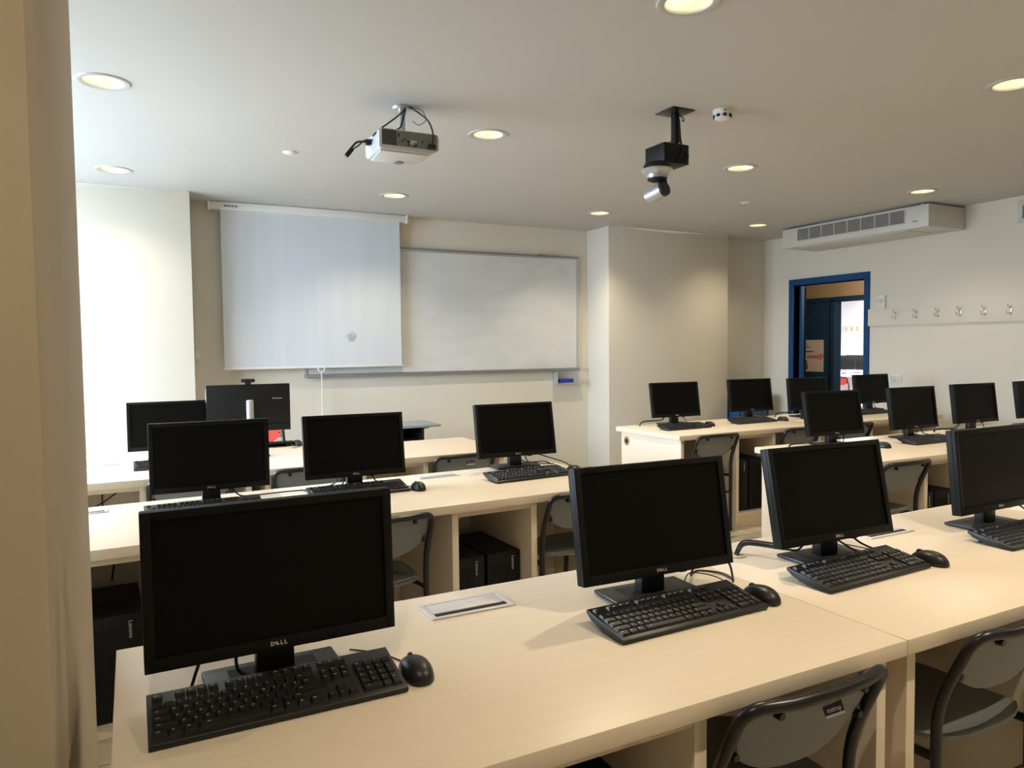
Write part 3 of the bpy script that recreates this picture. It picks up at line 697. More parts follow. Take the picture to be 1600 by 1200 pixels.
# ------------------------------------------------------------------ computer towers in the desk bays
def tower_meshes():
    m = {}
    m['case'] = MB().box(-0.085, 0.085, 0.015, 0.39, 0, 0.375, bev=0.003).mesh('case')
    f = MB(); f.box(-0.085, 0.085, 0.0, 0.015, 0, 0.375, bev=0.004)
    for k in range(11): f.box(-0.078+k*0.0105, -0.074+k*0.0105, -0.002, 0.001, 0.02, 0.33)
    m['front'] = f.mesh('front_panel')
    m['logo'] = MB().text('Lenovo', 0.021, Matrix.Translation((0.045, -0.0028, 0.322)) @ Matrix.Rotation(PI/2, 4, 'X') @ Matrix.Rotation(-PI/2, 4, 'Z')).mesh('logo')
    m['btn'] = MB().lathe([(0, -0.003), (0.008, -0.003), (0.009, 0.0)], 16, 0, Matrix.Translation((0.068, 0, 0.335)) @ Matrix.Rotation(-PI/2, 4, 'X')).mesh('power_button')
    return m
TM = tower_meshes()
def tower(row, k, lx, label, ly=0.12, tall=1.0):
    x, y = on_row(row, k, lx, ly)
    t = thing('computer_tower', label, 'computer', (x, y, 0.1055), ROWS[row][2], 'black computer towers'); t.scale = (1, 1, tall)
    obj('case', TM['case'], 'tower', t); f = obj('front_panel', TM['front'], 'tower', t); obj('logo', TM['logo'], 'logo', f); obj('power_button', TM['btn'], 'black', f)
tower('A', 0, 0.69, 'black computer tower under the nearest desk, left one in its dark bay'); tower('A', 0, 0.873, 'black computer tower under the nearest desk, right one in its dark bay')
tower('B', 0, 0.69, 'black computer tower below the second left row, hidden mostly by the column'); tower('B', 0, 0.873, 'black computer tower low beside the column, left of the largest monitor')
tower('B', 1, 0.69, 'left of the two black towers in the open bay at the centre of the photo'); tower('B', 1, 0.873, 'right of the two black towers in the open bay at the centre of the photo')
tower('D', 0, 0.69, 'black tower under the far right row, left one in the bay behind the chair', 0.10, 1.07); tower('D', 0, 0.873, 'black tower under the far right row, right one in the bay behind the chair', 0.10, 1.07)
tower('E', 0, 0.69, 'left of the two black towers under the middle right row, right of the chair', 0.10, 1.07); tower('E', 0, 0.873, 'right of the two black towers under the middle right row', 0.10, 1.07)

def hanging_cables():
    def cab(name, label, pts, r=0.004): tag(MB().tube(smooth_path(pts, 8), r, 7).build(name, 'cable'), label, 'cable', 'cables hanging in the desk bays')
    x, y = on_row('B', 0, 0.80, 0.62); cab('hanging_cable', 'black cable hanging in the dark bay right of the column', [(x-0.02, y, 0.70), (x-0.04, y-0.02, 0.60), (x-0.07, y-0.03, 0.52), (x-0.08, y-0.06, 0.485)])
    x, y = on_row('B', 0, 0.88, 0.62); cab('hanging_cable', 'grey looped cable hanging straight in the bay right of the column', [(x, y, 0.70), (x+0.004, y-0.02, 0.60), (x-0.003, y-0.03, 0.53), (x-0.01, y-0.05, 0.485)])
    for q, (dx, lab) in enumerate(((0.70, 'left'), (0.78, 'right'))):
        x, y = on_row('C', 0, dx, 0.60); cab('hanging_cable', 'black cable hanging in the front left row bay, %s of two straight ones' % lab, [(x, y, 0.70), (x-0.006, y-0.01, 0.55), (x+0.004, y, 0.35), (x, y, 0.11)])
    x, y = on_row('C', 0, 0.93, 0.58); cab('hanging_cable', 'black cable slanting across the front left row bay', [(x, y, 0.69), (x-0.08, y, 0.60), (x-0.2, y, 0.52), (x-0.3, y, 0.49)])
    for q, (dx, lab) in enumerate(((0.70, 'left'), (0.73, 'right'))):
        x, y = on_row('B', 1, dx, 0.60); cab('hanging_cable', 'black cable above the two towers in the central bay, %s of two' % lab, [(x, y, 0.70), (x-0.01, y-0.01, 0.60), (x+0.004, y-0.02, 0.53), (x, y-0.03, 0.485)])
hanging_cables()

# ------------------------------------------------------------------ chairs
def chair_meshes():
    m = {}; hw = 0.195
    def L(s): return s*hw
    # back frame: rear leg, bend, backward-leaning upright, curved top bar, down the other side
    side = lambda s: [(L(s), -0.20, 0.012), (L(s), -0.20, 0.555), (L(s), -0.285, 0.745)]
    pts = side(-1); top = [(-0.10, -0.312, 0.748), (0.0, -0.320, 0.749), (0.10, -0.312, 0.748)]
    path = fillet(pts[:2] + [pts[2]] + top[:1], 0.075, 8)[:-1]
    path2 = fillet([top[2], (hw, -0.285, 0.745), (hw, -0.20, 0.555), (hw, -0.20, 0.012)], 0.075, 8)[1:]
    m['back_frame'] = MB().tube(path + top + path2, 0.0125, 12).mesh('back_frame', 60)
    def front(s): return MB().tube(fillet([(L(s)*0.93, 0.20, 0.012), (L(s)*0.93, 0.17, 0.40), (L(s)*0.98, -0.199, 0.425)], 0.07, 8), 0.0115, 10).mesh('front_leg', 60)
    m['front_l'], m['front_r'] = front(-1), front(1)
    m['cross'] = MB().tube([(-hw*0.93, 0.10, 0.404), (hw*0.93, 0.10, 0.404)], 0.010, 8).mesh('cross_bar', 60)
    m['cross2'] = MB().tube([(-hw, -0.2, 0.30), (hw, -0.2, 0.30)], 0.009, 8).mesh('cross_bar', 60)
    # backrest: curved plate with rounded lower edge
    t = bmesh.new(); nx, nz = 18, 8; F_, B_ = [], []
    for j in range(nz+1):
        rf, rb = [], []
        for i in range(nx+1):
            q = -1 + 2*i/nx
            ztop = 0.742 - 0.010*abs(q)**6; zbot = 0.575 + 0.060*abs(q)**3.0 
            z = zbot + (ztop-zbot)*j/nz
            lean = (z-0.555)/0.19
            x = 0.178*q*(1 - 0.02*(1-lean)); y = -0.195 - 0.085*lean - 0.030*(1-q*q)*1.0
            rf.append(t.verts.new((x, y+0.008, z))); rb.append(t.verts.new((x, y-0.0, z)))
        F_.append(rf); B_.append(rb)
    for j in range(nz):
        for i in range(nx):
            t.faces.new((F_[j][i], F_[j][i+1], F_[j+1][i+1], F_[j+1][i])); t.faces.new((B_[j][i+1], B_[j][i], B_[j+1][i], B_[j+1][i+1]))
    def rim(a, b):
        for k in range(len(a)-1): t.faces.new((a[k], b[k], b[k+1], a[k+1]))
    rim(F_[0], B_[0]); rim(F_[-1][::-1], B_[-1][::-1]); rim([r[0] for r in F_][::-1], [r[0] for r in B_][::-1]); rim([r[-1] for r in F_], [r[-1] for r in B_])
    bmesh.ops.recalc_face_normals(t, faces=t.faces[:])
    b = MB(); b.merge(t); m['backrest'] = b.mesh('backrest', 50)
    # seat: dished plate, waterfall front, upturned back edge
    t = bmesh.new(); nx, ny = 14, 14; T_, U_ = [], []
    for j in range(ny+1):
        v = -1 + 2*j/ny; ru, rd = [], []
        for i in range(nx+1):
            q = -1 + 2*i/nx
            wdt = 0.200*(1 - 0.10*max(-v, 0)**2 - 0.05*max(v, 0)**4)
            y = -0.005 + 0.205*v - 0.03*abs(q)**5*v; x = wdt*q*(1-0.04*abs(v)**6)
            z = 0.448 + 0.010*q*q - 0.028*max(v-0.45, 0)**2*2.2 + 0.022*max(-v-0.55, 0)
            ru.append(t.verts.new((x, y, z))); rd.append(t.verts.new((x, y, z-0.010)))
        T_.append(ru); U_.append(rd)
    for j in range(ny):
        for i in range(nx):
            t.faces.new((T_[j][i], T_[j][i+1], T_[j+1][i+1], T_[j+1][i])); t.faces.new((U_[j][i+1], U_[j][i], U_[j+1][i], U_[j+1][i+1]))
    rim(T_[0], U_[0]); rim(T_[-1], U_[-1]); rim([r[0] for r in T_], [r[0] for r in U_]); rim([r[-1] for r in T_], [r[-1] for r in U_])
    bmesh.ops.recalc_face_normals(t, faces=t.faces[:])
    b = MB(); b.merge(t); m['seat'] = b.mesh('seat', 50)
    sc = MB().lathe([(0, -0.010), (0.007, -0.010), (0.0085, -0.006), (0.0085, 0.006)], 12, 0, Matrix.Rotation(-PI/2, 4, 'X')); sc.box(-0.006, 0.006, -0.004, 0.004, 0, 0.030); m['screw'] = sc.mesh('bracket')
    m['foot'] = MB().lathe([(0, 0), (0.015, 0), (0.016, 0.004), (0.0145, 0.022), (0, 0.022)], 12).mesh('foot_cap')
    st = MB(); st.box(-0.026, 0.026, -0.0015, 0.0, -0.011, 0.013, 0, 0); st.box(-0.026, 0.026, -0.0018, -0.0014, -0.016, -0.0112, 0, 1)
    st.text('metrup', 0.0135, Matrix.Translation((0, -0.0018, -0.003)) @ Matrix.Rotation(PI/2, 4, 'X'), 1); m['sticker'] = st.mesh('sticker')
    return m
CM = chair_meshes()
def chair(x, y, rz, label, plastic='chair_plastic', seat='chair_seat', sticker=False, group='grey plastic tube-frame chairs', name='classroom_chair', red=False):
    t = thing(name, label, 'chair', (x, y, 0), rz, group)
    def cm(k, n, m, loc=None, rot=None):
        me = CM[k]
        if red and m == plastic:
            me = me.copy(); me.materials.clear()
        return obj(n, me, m, t, loc, rot)
    cm('back_frame', 'back_frame', 'chair_tube'); cm('front_l', 'front_leg', 'chair_tube'); cm('front_r', 'front_leg', 'chair_tube')
    cm('cross', 'cross_bar', 'chair_tube'); cm('cross2', 'cross_bar', 'chair_tube')
    br = cm('backrest', 'backrest', plastic)
    if red:
        me = CM['seat'].copy(); me.materials.clear(); obj('seat', me, plastic, t)
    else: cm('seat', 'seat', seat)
    for sx, z, zz in ((-1, 0.722, -0.010), (1, 0.722, -0.010), (-1, 0.632, 0), (1, 0.632, 0)):
        lean = (z-0.555)/0.19; xx = 0.115 if z > 0.7 else 0.172
        cm('screw', 'bracket', 'chair_tube', (sx*xx, -0.200-0.085*lean-0.030*(1-(xx/0.178)**2), z))
    for sx in (-1, 1):
        cm('foot', 'foot_cap', 'chair_tube', (sx*0.195, -0.20, 0)); cm('foot', 'foot_cap', 'chair_tube', (sx*0.195*0.93, 0.20, 0))
    if sticker: cm('sticker', 'sticker', ['black_ink', 'label'], (0.025, -0.296, 0.705), (R(-24), 0, 0))
    return t
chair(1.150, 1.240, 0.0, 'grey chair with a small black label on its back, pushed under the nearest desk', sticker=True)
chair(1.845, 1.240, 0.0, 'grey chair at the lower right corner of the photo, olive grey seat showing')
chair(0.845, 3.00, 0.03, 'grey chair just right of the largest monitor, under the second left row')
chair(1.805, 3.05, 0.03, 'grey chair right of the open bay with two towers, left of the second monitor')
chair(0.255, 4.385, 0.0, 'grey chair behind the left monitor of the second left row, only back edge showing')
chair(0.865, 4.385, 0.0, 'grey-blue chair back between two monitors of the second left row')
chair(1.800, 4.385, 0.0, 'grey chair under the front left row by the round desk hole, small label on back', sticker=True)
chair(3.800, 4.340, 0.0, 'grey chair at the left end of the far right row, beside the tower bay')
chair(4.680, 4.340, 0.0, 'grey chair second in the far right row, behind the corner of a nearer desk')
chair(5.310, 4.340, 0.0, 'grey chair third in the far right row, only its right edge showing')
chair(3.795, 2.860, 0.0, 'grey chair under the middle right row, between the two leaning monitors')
tc_ = chair(0.84, 5.85, PI, 'red chair behind the teacher monitor, facing the desks', plastic='red_plastic', red=True, group=None, name='teacher_chair')
tc_.scale = (1.18, 1.04, 1.13)

# ------------------------------------------------------------------ teacher desk, its keyboard and mouse, AV cart
def teacher_desk():
    t = thing('teacher_desk', 'narrow white desk behind the front left row holding the teacher keyboard', 'desk', (-0.35, 4.955, 0))
    MB().box(0, 1.38, 0, 0.41, 0.714, 0.75, bev=0.002).build('worktop', 'laminate', t)
    for x in (0.03, 1.32): MB().box(x, x+0.03, 0.03, 0.38, 0, 0.7135).build('side_panel', 'laminate', t)
    MB().box(0.06, 1.32, 0.03, 0.048, 0.2, 0.7135).build('modesty_panel', 'laminate', t)
teacher_desk()
keyboard(0.745, 5.235, PI, 'black keyboard turned toward the front wall, behind the middle monitor')
mouse(0.995, 5.13, PI, 'black mouse behind the middle monitor, near the teacher keyboard', [(0.99, 5.03, F), (0.93, 4.99, F)])
def av_cart():
    t = thing('media_cart', 'low cart with grey-blue top and dark open compartment by the front wall', 'cart', (1.72, 6.30, 0))
    MB().box(0, 0.80, 0, 0.42, 0.685, 0.71, bev=0.004).build('top', 'teal', t)
    b = MB(); b.box(0.06, 0.08, 0.03, 0.40, 0.06, 0.6848); b.box(0.62, 0.645, 0.03, 0.40, 0.06, 0.6848); b.box(0.08, 0.62, 0.38, 0.40, 0.06, 0.6848); b.box(0.08, 0.62, 0.03, 0.38, 0.56, 0.575); b.box(0.08, 0.62, 0.03, 0.38, 0.06, 0.08)
    b.build('cabinet', 'tower', t)
    MB().box(0.08, 0.62, 0.02, 0.03, 0.08, 0.56, bev=0.002).build('door', 'tower', t)
    MB().prism([(0.645, 0.6848), (0.74, 0.6848), (0.72, 0.668), (0.645, 0.66)], 'y', 0.10, 0.16).build('bracket', 'black', t)
    for x in (0.09, 0.61):
        for y in (0.06, 0.37): MB().tube([(x, y, 0.0), (x, y, 0.06)], 0.02, 12).build('caster', 'black', t)
av_cart()
def blue_cabinet():
    t = thing('low_cabinet', 'low blue cabinet in the wall recess behind the far right row', 'cabinet', (6.56, 6.66, 0))
    MB().box(0, 0.5, 0, 0.34, 0, 0.80, bev=0.004).build('body', 'blue', t)
    d = MB().box(0.045, 0.455, -0.014, -0.0003, 0.08, 0.755, bev=0.003).build('door', 'slate', t)
    MB().box(0.06, 0.075, -0.03, -0.0145, 0.52, 0.60, bev=0.003).build('handle', 'black', d)
    MB().box(0.005, 0.085, 0.05, 0.12, 0.8003, 0.845, bev=0.012).build('lock_box', 'black', t)
blue_cabinet()

# ------------------------------------------------------------------ front wall: screen, whiteboard, tray
def projection_screen():
    t = thing('projection_screen', 'pull-down grey-white projection screen hanging before the front wall', 'projection screen', (0, 0, 0))
    MB().box(0.665, 2.505, 7.12, 7.20, 2.677, 2.744, bev=0.006).build('casing', 'white_plastic', t)
    cs = MB(); cs.box(0.650, 0.6645, 7.11, 7.21, 2.668, 2.7495, bev=0.002); cs.box(2.5055, 2.52, 7.11, 7.21, 2.668, 2.7495, bev=0.002); cs.build('end_cap', 'white_plastic', t)
    MB().box(0.756, 2.447, 7.158, 7.160, 1.245, 2.68).build('cloth', 'screen_cloth', t)
    MB().box(0.748, 2.462, 7.150, 7.168, 1.228, 1.248, bev=0.004).build('bottom_bar', 'white_plastic', t)
    lb = MB(); lb.box(0.775, 0.915, 7.1185, 7.1199, 2.688, 2.728, 0, 0)
    for k, wd in enumerate((0.014, 0.010, 0.012, 0.010, 0.012, 0.008, 0.014)): lb.box(0.785+k*0.0165, 0.785+k*0.0165+wd, 7.1175, 7.1186, 2.702, 2.715, 0, 1)
    lb.build('label_plate', ['label', 'blue_ink'], t)
    c = MB(); c.tube(smooth_path([(1.60, 7.152, 1.229), (1.605, 7.150, 1.205), (1.63, 7.149, 1.19), (1.655, 7.150, 1.205), (1.66, 7.152, 1.229)], 6), 0.005, 6); c.tube([(1.63, 7.149, 1.19), (1.632, 7.149, 1.0), (1.628, 7.149, 0.75)], 0.005, 6)
    c.build('pull_cord', 'white_plastic', t)
projection_screen()
def whiteboard():
    t = thing('whiteboard', 'wide wall-mounted whiteboard with grey frame, partly behind the screen', 'whiteboard', (0, 0, 0))
    x0, x1, z0, z1 = 1.491, 4.617, 1.131, 2.425
    MB().box(x0+0.02, x1-0.02, 7.238, 7.2595, z0+0.03, z1-0.02).build('panel', 'whiteboard', t)
    fr = MB(); fr.box(x0, x1, 7.225, 7.2595, z1-0.022, z1, bev=0.002); fr.box(x0, x0+0.022, 7.23, 7.2595, z0, z1, bev=0.002); fr.box(x1-0.022, x1, 7.23, 7.2595, z0, z1, bev=0.002)
    fr.build('frame', 'alu', t)
    r = MB(); r.box(x0, x1, 7.195, 7.2595, z0, z0+0.035, bev=0.003); r.build('bottom_rail', 'steel_dark', t)
    MB().box(x0, x1, 7.22, 7.2595, z1+0.0003, z1+0.014, bev=0.002).build('top_rail', 'steel_dark', t)
    for x in (4.10, 4.17): MB().box(x, x+0.045, 7.21, 7.2595, z1+0.0145, z1+0.028, bev=0.002).build('clip', 'chrome', t)
    for x in (x0, x1-0.014): MB().box(x, x+0.014, 7.188, 7.1948, z0-0.012, z0+0.05, bev=0.001).build('corner_cap', 'alu', t)
    tr = MB(); tr.box(4.287, 4.66, 7.15, 7.2595, 0.985, 0.991, bev=0.001); tr.box(4.287, 4.291, 7.15, 7.2595, 0.991, 1.13); tr.box(4.287, 4.62, 7.2545, 7.2595, 0.991, 1.13); tr.box(4.287, 4.66, 7.15, 7.153, 0.991, 1.0)
    tr.build('pen_tray', 'alu', t)
    e = MB(); e.box(4.32, 4.51, 7.16, 7.225, 0.9915, 1.042, bev=0.010); tag(e.build('board_eraser', 'eraser'), 'blue board eraser lying on the tray under the whiteboard corner', 'eraser')
whiteboard()
def wall_bits():
    t = thing('wall_sensor', 'small cream sensor on the front wall beside the left pier', 'wall sensor', (0.535, YF, 1.36))
    MB().box(-0.02, 0.02, -0.02, -0.0005, -0.03, 0.05, bev=0.003).build('body', 'white_plastic', t); MB().tube([(-0.01, -0.006, 0.05), (-0.01, -0.006, 0.17)], 0.004, 6).build('conduit', 'white_plastic', t)
    def plate(name, label, cat, y, z, w, h, double=True):
        o = thing(name, label, cat, (XR, y, z))
        MB().box(-0.010, -0.0005, -w/2, w/2, -h/2, h/2, bev=0.003).build('plate', 'white_plastic', o)
        return o
    o = plate('thermostat', 'small white thermostat above the coat rack, right of the door', 'thermostat', 5.305, 1.860, 0.095, 0.15)
    MB().box(-0.030, -0.0102, -0.042, 0.042, -0.068, 0.068, bev=0.004).build('body', 'white_plastic', o)
    MB().lathe([(0, -0.012), (0.024, -0.012), (0.026, 0.0)], 24, 0, Matrix.Translation((-0.0302, 0.005, 0.012)) @ Matrix.Rotation(PI/2, 4, 'Y')).build('dial', 'off_white', o)
    s = MB(); s.box(-0.034, -0.0302, -0.02, 0.004, -0.055, -0.04, bev=0.001); s.box(-0.034, -0.0302, 0.012, 0.028, -0.055, -0.045, bev=0.001); s.build('switch', 'off_white', o)
    o = plate('wall_socket', 'pale wall socket below the coat rack, right of the doorway', 'socket', 5.133, 1.025, 0.13, 0.085)
    for y in (-0.03, 0.03): MB().box(-0.016, -0.0102, y-0.026, y+0.026, -0.032, 0.032, bev=0.003).build('outlet', 'off_white', o)
    o = plate('wall_socket', 'pale wall socket at the right edge of the photo above the desk', 'socket', 3.84, 1.02, 0.13, 0.085)
    for y in (-0.03, 0.03): MB().box(-0.016, -0.0102, y-0.026, y+0.026, -0.032, 0.032, bev=0.003).build('outlet', 'off_white', o)
    c = MB().lathe([(0, 0.006), (0.036, 0.006), (0.040, 0.003), (0.040, 0.0)], 28, 0, Matrix.Translation((XR-0.0005, 5.268, 2.392)) @ Matrix.Rotation(-PI/2, 4, 'Y'))
    tag(c.build('blanking_cover', 'wall'), 'round cream blanking cover on the wall under the air conditioner', 'cover')
wall_bits()
def coat_rack():
    t = thing('coat_rack', 'long cream coat rack board with metal hooks on the right wall', 'coat rack', (XR, 0, 0))
    MB().box(-0.022, -0.0005, 2.6, 5.468, 1.602, 1.788, bev=0.002).build('board', 'wall', t)
    h = MB()
    h.box(-0.005, 0, -0.011, 0.011, -0.035, 0.035, bev=0.001)
    h.tube(smooth_path([(-0.004, 0, 0.024), (-0.030, 0, 0.030), (-0.048, 0, 0.046)], 6), 0.005, 8); h.tube(smooth_path([(-0.004, 0, -0.018), (-0.035, 0, -0.034), (-0.058, 0, -0.026), (-0.064, 0, -0.004)], 6), 0.005, 8)
    h.lathe([(0, -0.009), (0.006, -0.007), (0.009, 0), (0.006, 0.007), (0, 0.009)], 14, 0, Matrix.Translation((-0.050, 0, 0.050))); h.lathe([(0, -0.008), (0.0055, -0.006), (0.008, 0), (0.0055, 0.006), (0, 0.008)], 14, 0, Matrix.Translation((-0.064, 0, 0.0)))
    h = h.mesh('hook', 60)
    for y in (5.130, 4.898, 4.664, 4.440, 4.203, 3.971, 3.74): obj('hook', h, 'chrome', t, (-0.0222, y, 1.705))
coat_rack()

# ------------------------------------------------------------------ air conditioner and vent
def fancoil(name, label, ya, yb, group=None):
    t = thing(name, label, 'air conditioner', (0, 0, 0))
    x0 = 6.75
    MB().box(x0, XR-0.002, ya, yb, 2.515, 2.728, bev=0.006).build('body', 'off_white', t)
    g0, g1 = ya+0.24, yb-0.22
    MB().box(x0-0.0015, x0-0.0003, g0, g1, 2.577, 2.708).build('grille_recess', 'dark_slot', t)
    g = MB()
    for k in range(9): z = 2.580 + k*0.0150; g.box(x0-0.009, x0-0.0016, g0, g1, z, z+0.0050)
    n = int((g1-g0)/0.16)
    for k in range(n+1): y = g0 + (g1-g0)*k/n; g.box(x0-0.010, x0-0.0016, y-0.003, y+0.003, 2.577, 2.708)
    g.build('grille', 'off_white', t)
    MB().box(x0+0.03, XR-0.16, ya+0.25, yb-0.22, 2.508, 2.5148, bev=0.002).build('bottom_panel', 'off_white', t)
    for y in (ya+0.32, yb-0.30): MB().lathe([(0, -0.006), (0.007, -0.005), (0.009, 0)], 12, 0, Matrix.Translation((x0+0.10, y, 2.508))).build('screw', 'chrome', t)
    MB().box(x0-0.0012, x0-0.0003, ya+0.11, ya+0.16, 2.575, 2.585).build('badge', 'proj_grey', t)
    for y in (ya+0.1, yb-0.1): MB().box(x0+0.05, XR-0.05, y-0.02, y+0.02, 2.7283, H-0.0005).build('hanger', 'steel_dark', t)
fancoil('air_conditioner', 'long cream fan-coil air conditioner hung high on the right wall above the door', 4.418, 6.18)
def vent():
    t = thing('wall_vent', 'cream wall vent grille at the right edge of the photo near the ceiling', 'vent', (XR, 3.93, 2.50))
    f = MB(); f.box(-0.02, -0.0005, -0.9, 0.0, 0.16, 0.20, bev=0.002); f.box(-0.02, -0.0005, -0.9, 0.0, 0, 0.04, bev=0.002); f.box(-0.02, -0.0005, -0.04, 0.0, 0.04, 0.16); f.box(-0.02, -0.0005, -0.9, -0.86, 0.04, 0.16); f.build('frame', 'off_white', t)
    MB().box(-0.004, -0.0005, -0.86, -0.04, 0.04, 0.16).build('grille_recess', 'dark_slot', t)
    s = MB()
    for k in range(8): s.box(-0.014, -0.0045, -0.86, -0.04, 0.043+k*0.0148, 0.048+k*0.0148)
    s.build('slats', 'off_white', t)
vent()

# ------------------------------------------------------------------ ceiling: projector, camera, detector, caps
def projector():
    t = thing('projector', 'white projector hanging from the ceiling on a short pole with black cables', 'projector', (1.385, 3.98, H))
    x0, x1, y0, y1 = -0.185, 0.155, -0.165, 0.09
    b = MB(); b.prism([(x0, -0.275), (x0+0.012, -0.287), (x1-0.05, -0.287), (x1, -0.262), (x1, -0.19), (x1-0.015, -0.176), (x0+0.012, -0.176), (x0, -0.188)], 'y', y0, y1, bev=0.004)
    b.prism([(x0+0.01, y0+0.01), (x1-0.06, y0+0.01), (x1-0.10, y1-0.01), (x0+0.03, y1-0.01)], 'z', -0.296, -0.2872, bev=0.002)
    b.build('body', 'proj_white', t)
    MB().box(x0+0.016, x1-0.012, y0-0.002, y0-0.0002, -0.264, -0.182, bev=0.0006).build('rear_panel', 'proj_grey', t)
    v = MB(); v.box(x0+0.016, x0+0.095, y0-0.0035, y0-0.0022, -0.262, -0.184)
    v.build('vent', 'dark_slot', t)
    sl = MB()
    for k in range(10): sl.box(x0+0.018, x0+0.093, y0-0.005, y0-0.0036, -0.260+k*0.0077, -0.2575+k*0.0077)
    sl.build('vent_slats', 'proj_grey', t)
    pt = MB()
    for dx, w_, z_ in ((0.125, 0.006, -0.235), (0.14, 0.006, -0.225), (0.155, 0.014, -0.236), (0.205, 0.006, -0.248), (0.24, 0.006, -0.228)): pt.box(x0+dx, x0+dx+w_, y0-0.004, y0-0.0022, z_-0.006, z_+0.006)
    pt.box(x0+0.104, x0+0.112, y0-0.004, y0-0.0022, -0.215, -0.197); pt.box(x0+0.155, x0+0.17, y0-0.004, y0-0.0022, -0.256, -0.249); pt.box(x0+0.19, x0+0.205, y0-0.004, y0-0.0022, -0.259, -0.252)
    pt.build('ports', 'black', t)
    wp = MB()
    for k in range(6): wp.lathe([(0, -0.004), (0.004, -0.004), (0.005, 0)], 10, 0, Matrix.Translation((x0+0.178+0.009*(k % 4), y0-0.0022, -0.232-0.011*(k//4))) @ Matrix.Rotation(-PI/2, 4, 'X'))
    wp.build('sockets', 'label', t)
    MB().lathe([(0, 0.0), (0.03, 0.0), (0.032, -0.02)], 20, 0, Matrix.Translation((-0.03, y1+0.0, -0.235)) @ Matrix.Rotation(-PI/2, 4, 'X')).build('lens', 'black', t)
    MB().lathe([(0, -0.304), (0.028, -0.302), (0.030, -0.2962)], 20, 0, Matrix.Translation((-0.01, y1-0.05, 0))).build('adjuster_foot', 'proj_grey', t)
    MB().lathe([(0, -0.0195), (0.046, -0.018), (0.052, -0.010), (0.052, -0.0005), (0, -0.0005)], 28).build('ceiling_plate', 'silver', t)
    MB().tube([(0, 0, -0.019), (0, 0, -0.165)], 0.019, 16).build('pole', 'silver', t)
    MB().box(-0.04, 0.04, -0.03, 0.03, -0.1758, -0.163, bev=0.003).build('mount_bracket', 'silver', t)
    pl = MB(); pl.box(x1-0.070, x1-0.030, y0-0.028, y0-0.0022, -0.262, -0.238, bev=0.004); pl.build('plug', 'black', t)
    c = MB()
    c.tube(smooth_path([(0.03, -0.03, -0.004), (0.06, -0.10, -0.05), (0.085, -0.19, -0.12), (0.105, -0.205, -0.19), (0.105, -0.19, -0.245)], 8), 0.0045, 8)
    c.tube(smooth_path([(0.02, -0.03, -0.004), (-0.03, -0.08, -0.06), (-0.11, -0.12, -0.13), (-0.17, -0.13, -0.178), (-0.20, -0.10, -0.21)], 8), 0.0045, 8)
    c.tube(smooth_path([(0.02, -0.02, -0.004), (-0.01, -0.05, -0.08), (-0.04, -0.08, -0.14), (-0.09, -0.10, -0.172)], 8), 0.0045, 8)
    c.tube(smooth_path([(-0.186, -0.02, -0.225), (-0.23, -0.02, -0.222), (-0.27, -0.03, -0.235), (-0.30, -0.03, -0.27)], 8), 0.006, 8)
    c.tube(smooth_path([(-0.186, -0.05, -0.215), (-0.23, -0.06, -0.225), (-0.265, -0.05, -0.255), (-0.295, -0.035, -0.275)], 8), 0.004, 8)
    c.tube(smooth_path([(0.04, -0.03, -0.003), (0.10, -0.05, -0.02), (0.12, -0.06, -0.07), (0.08, -0.06, -0.105), (0.045, -0.05, -0.085)], 8), 0.002, 6)
    c.build('cable', 'cable', t)
    cp = MB(); cp.box(-0.012, 0.012, -0.012, 0.012, -0.035, 0.02, bev=0.004, mtx=Matrix.Translation((-0.305, -0.032, -0.285)) @ Matrix.Rotation(R(38), 4, 'Y')); cp.box(-0.215, -0.1865, -0.035, -0.005, -0.238, -0.212, bev=0.004)
    cp.build('connector', 'black', t)
projector()
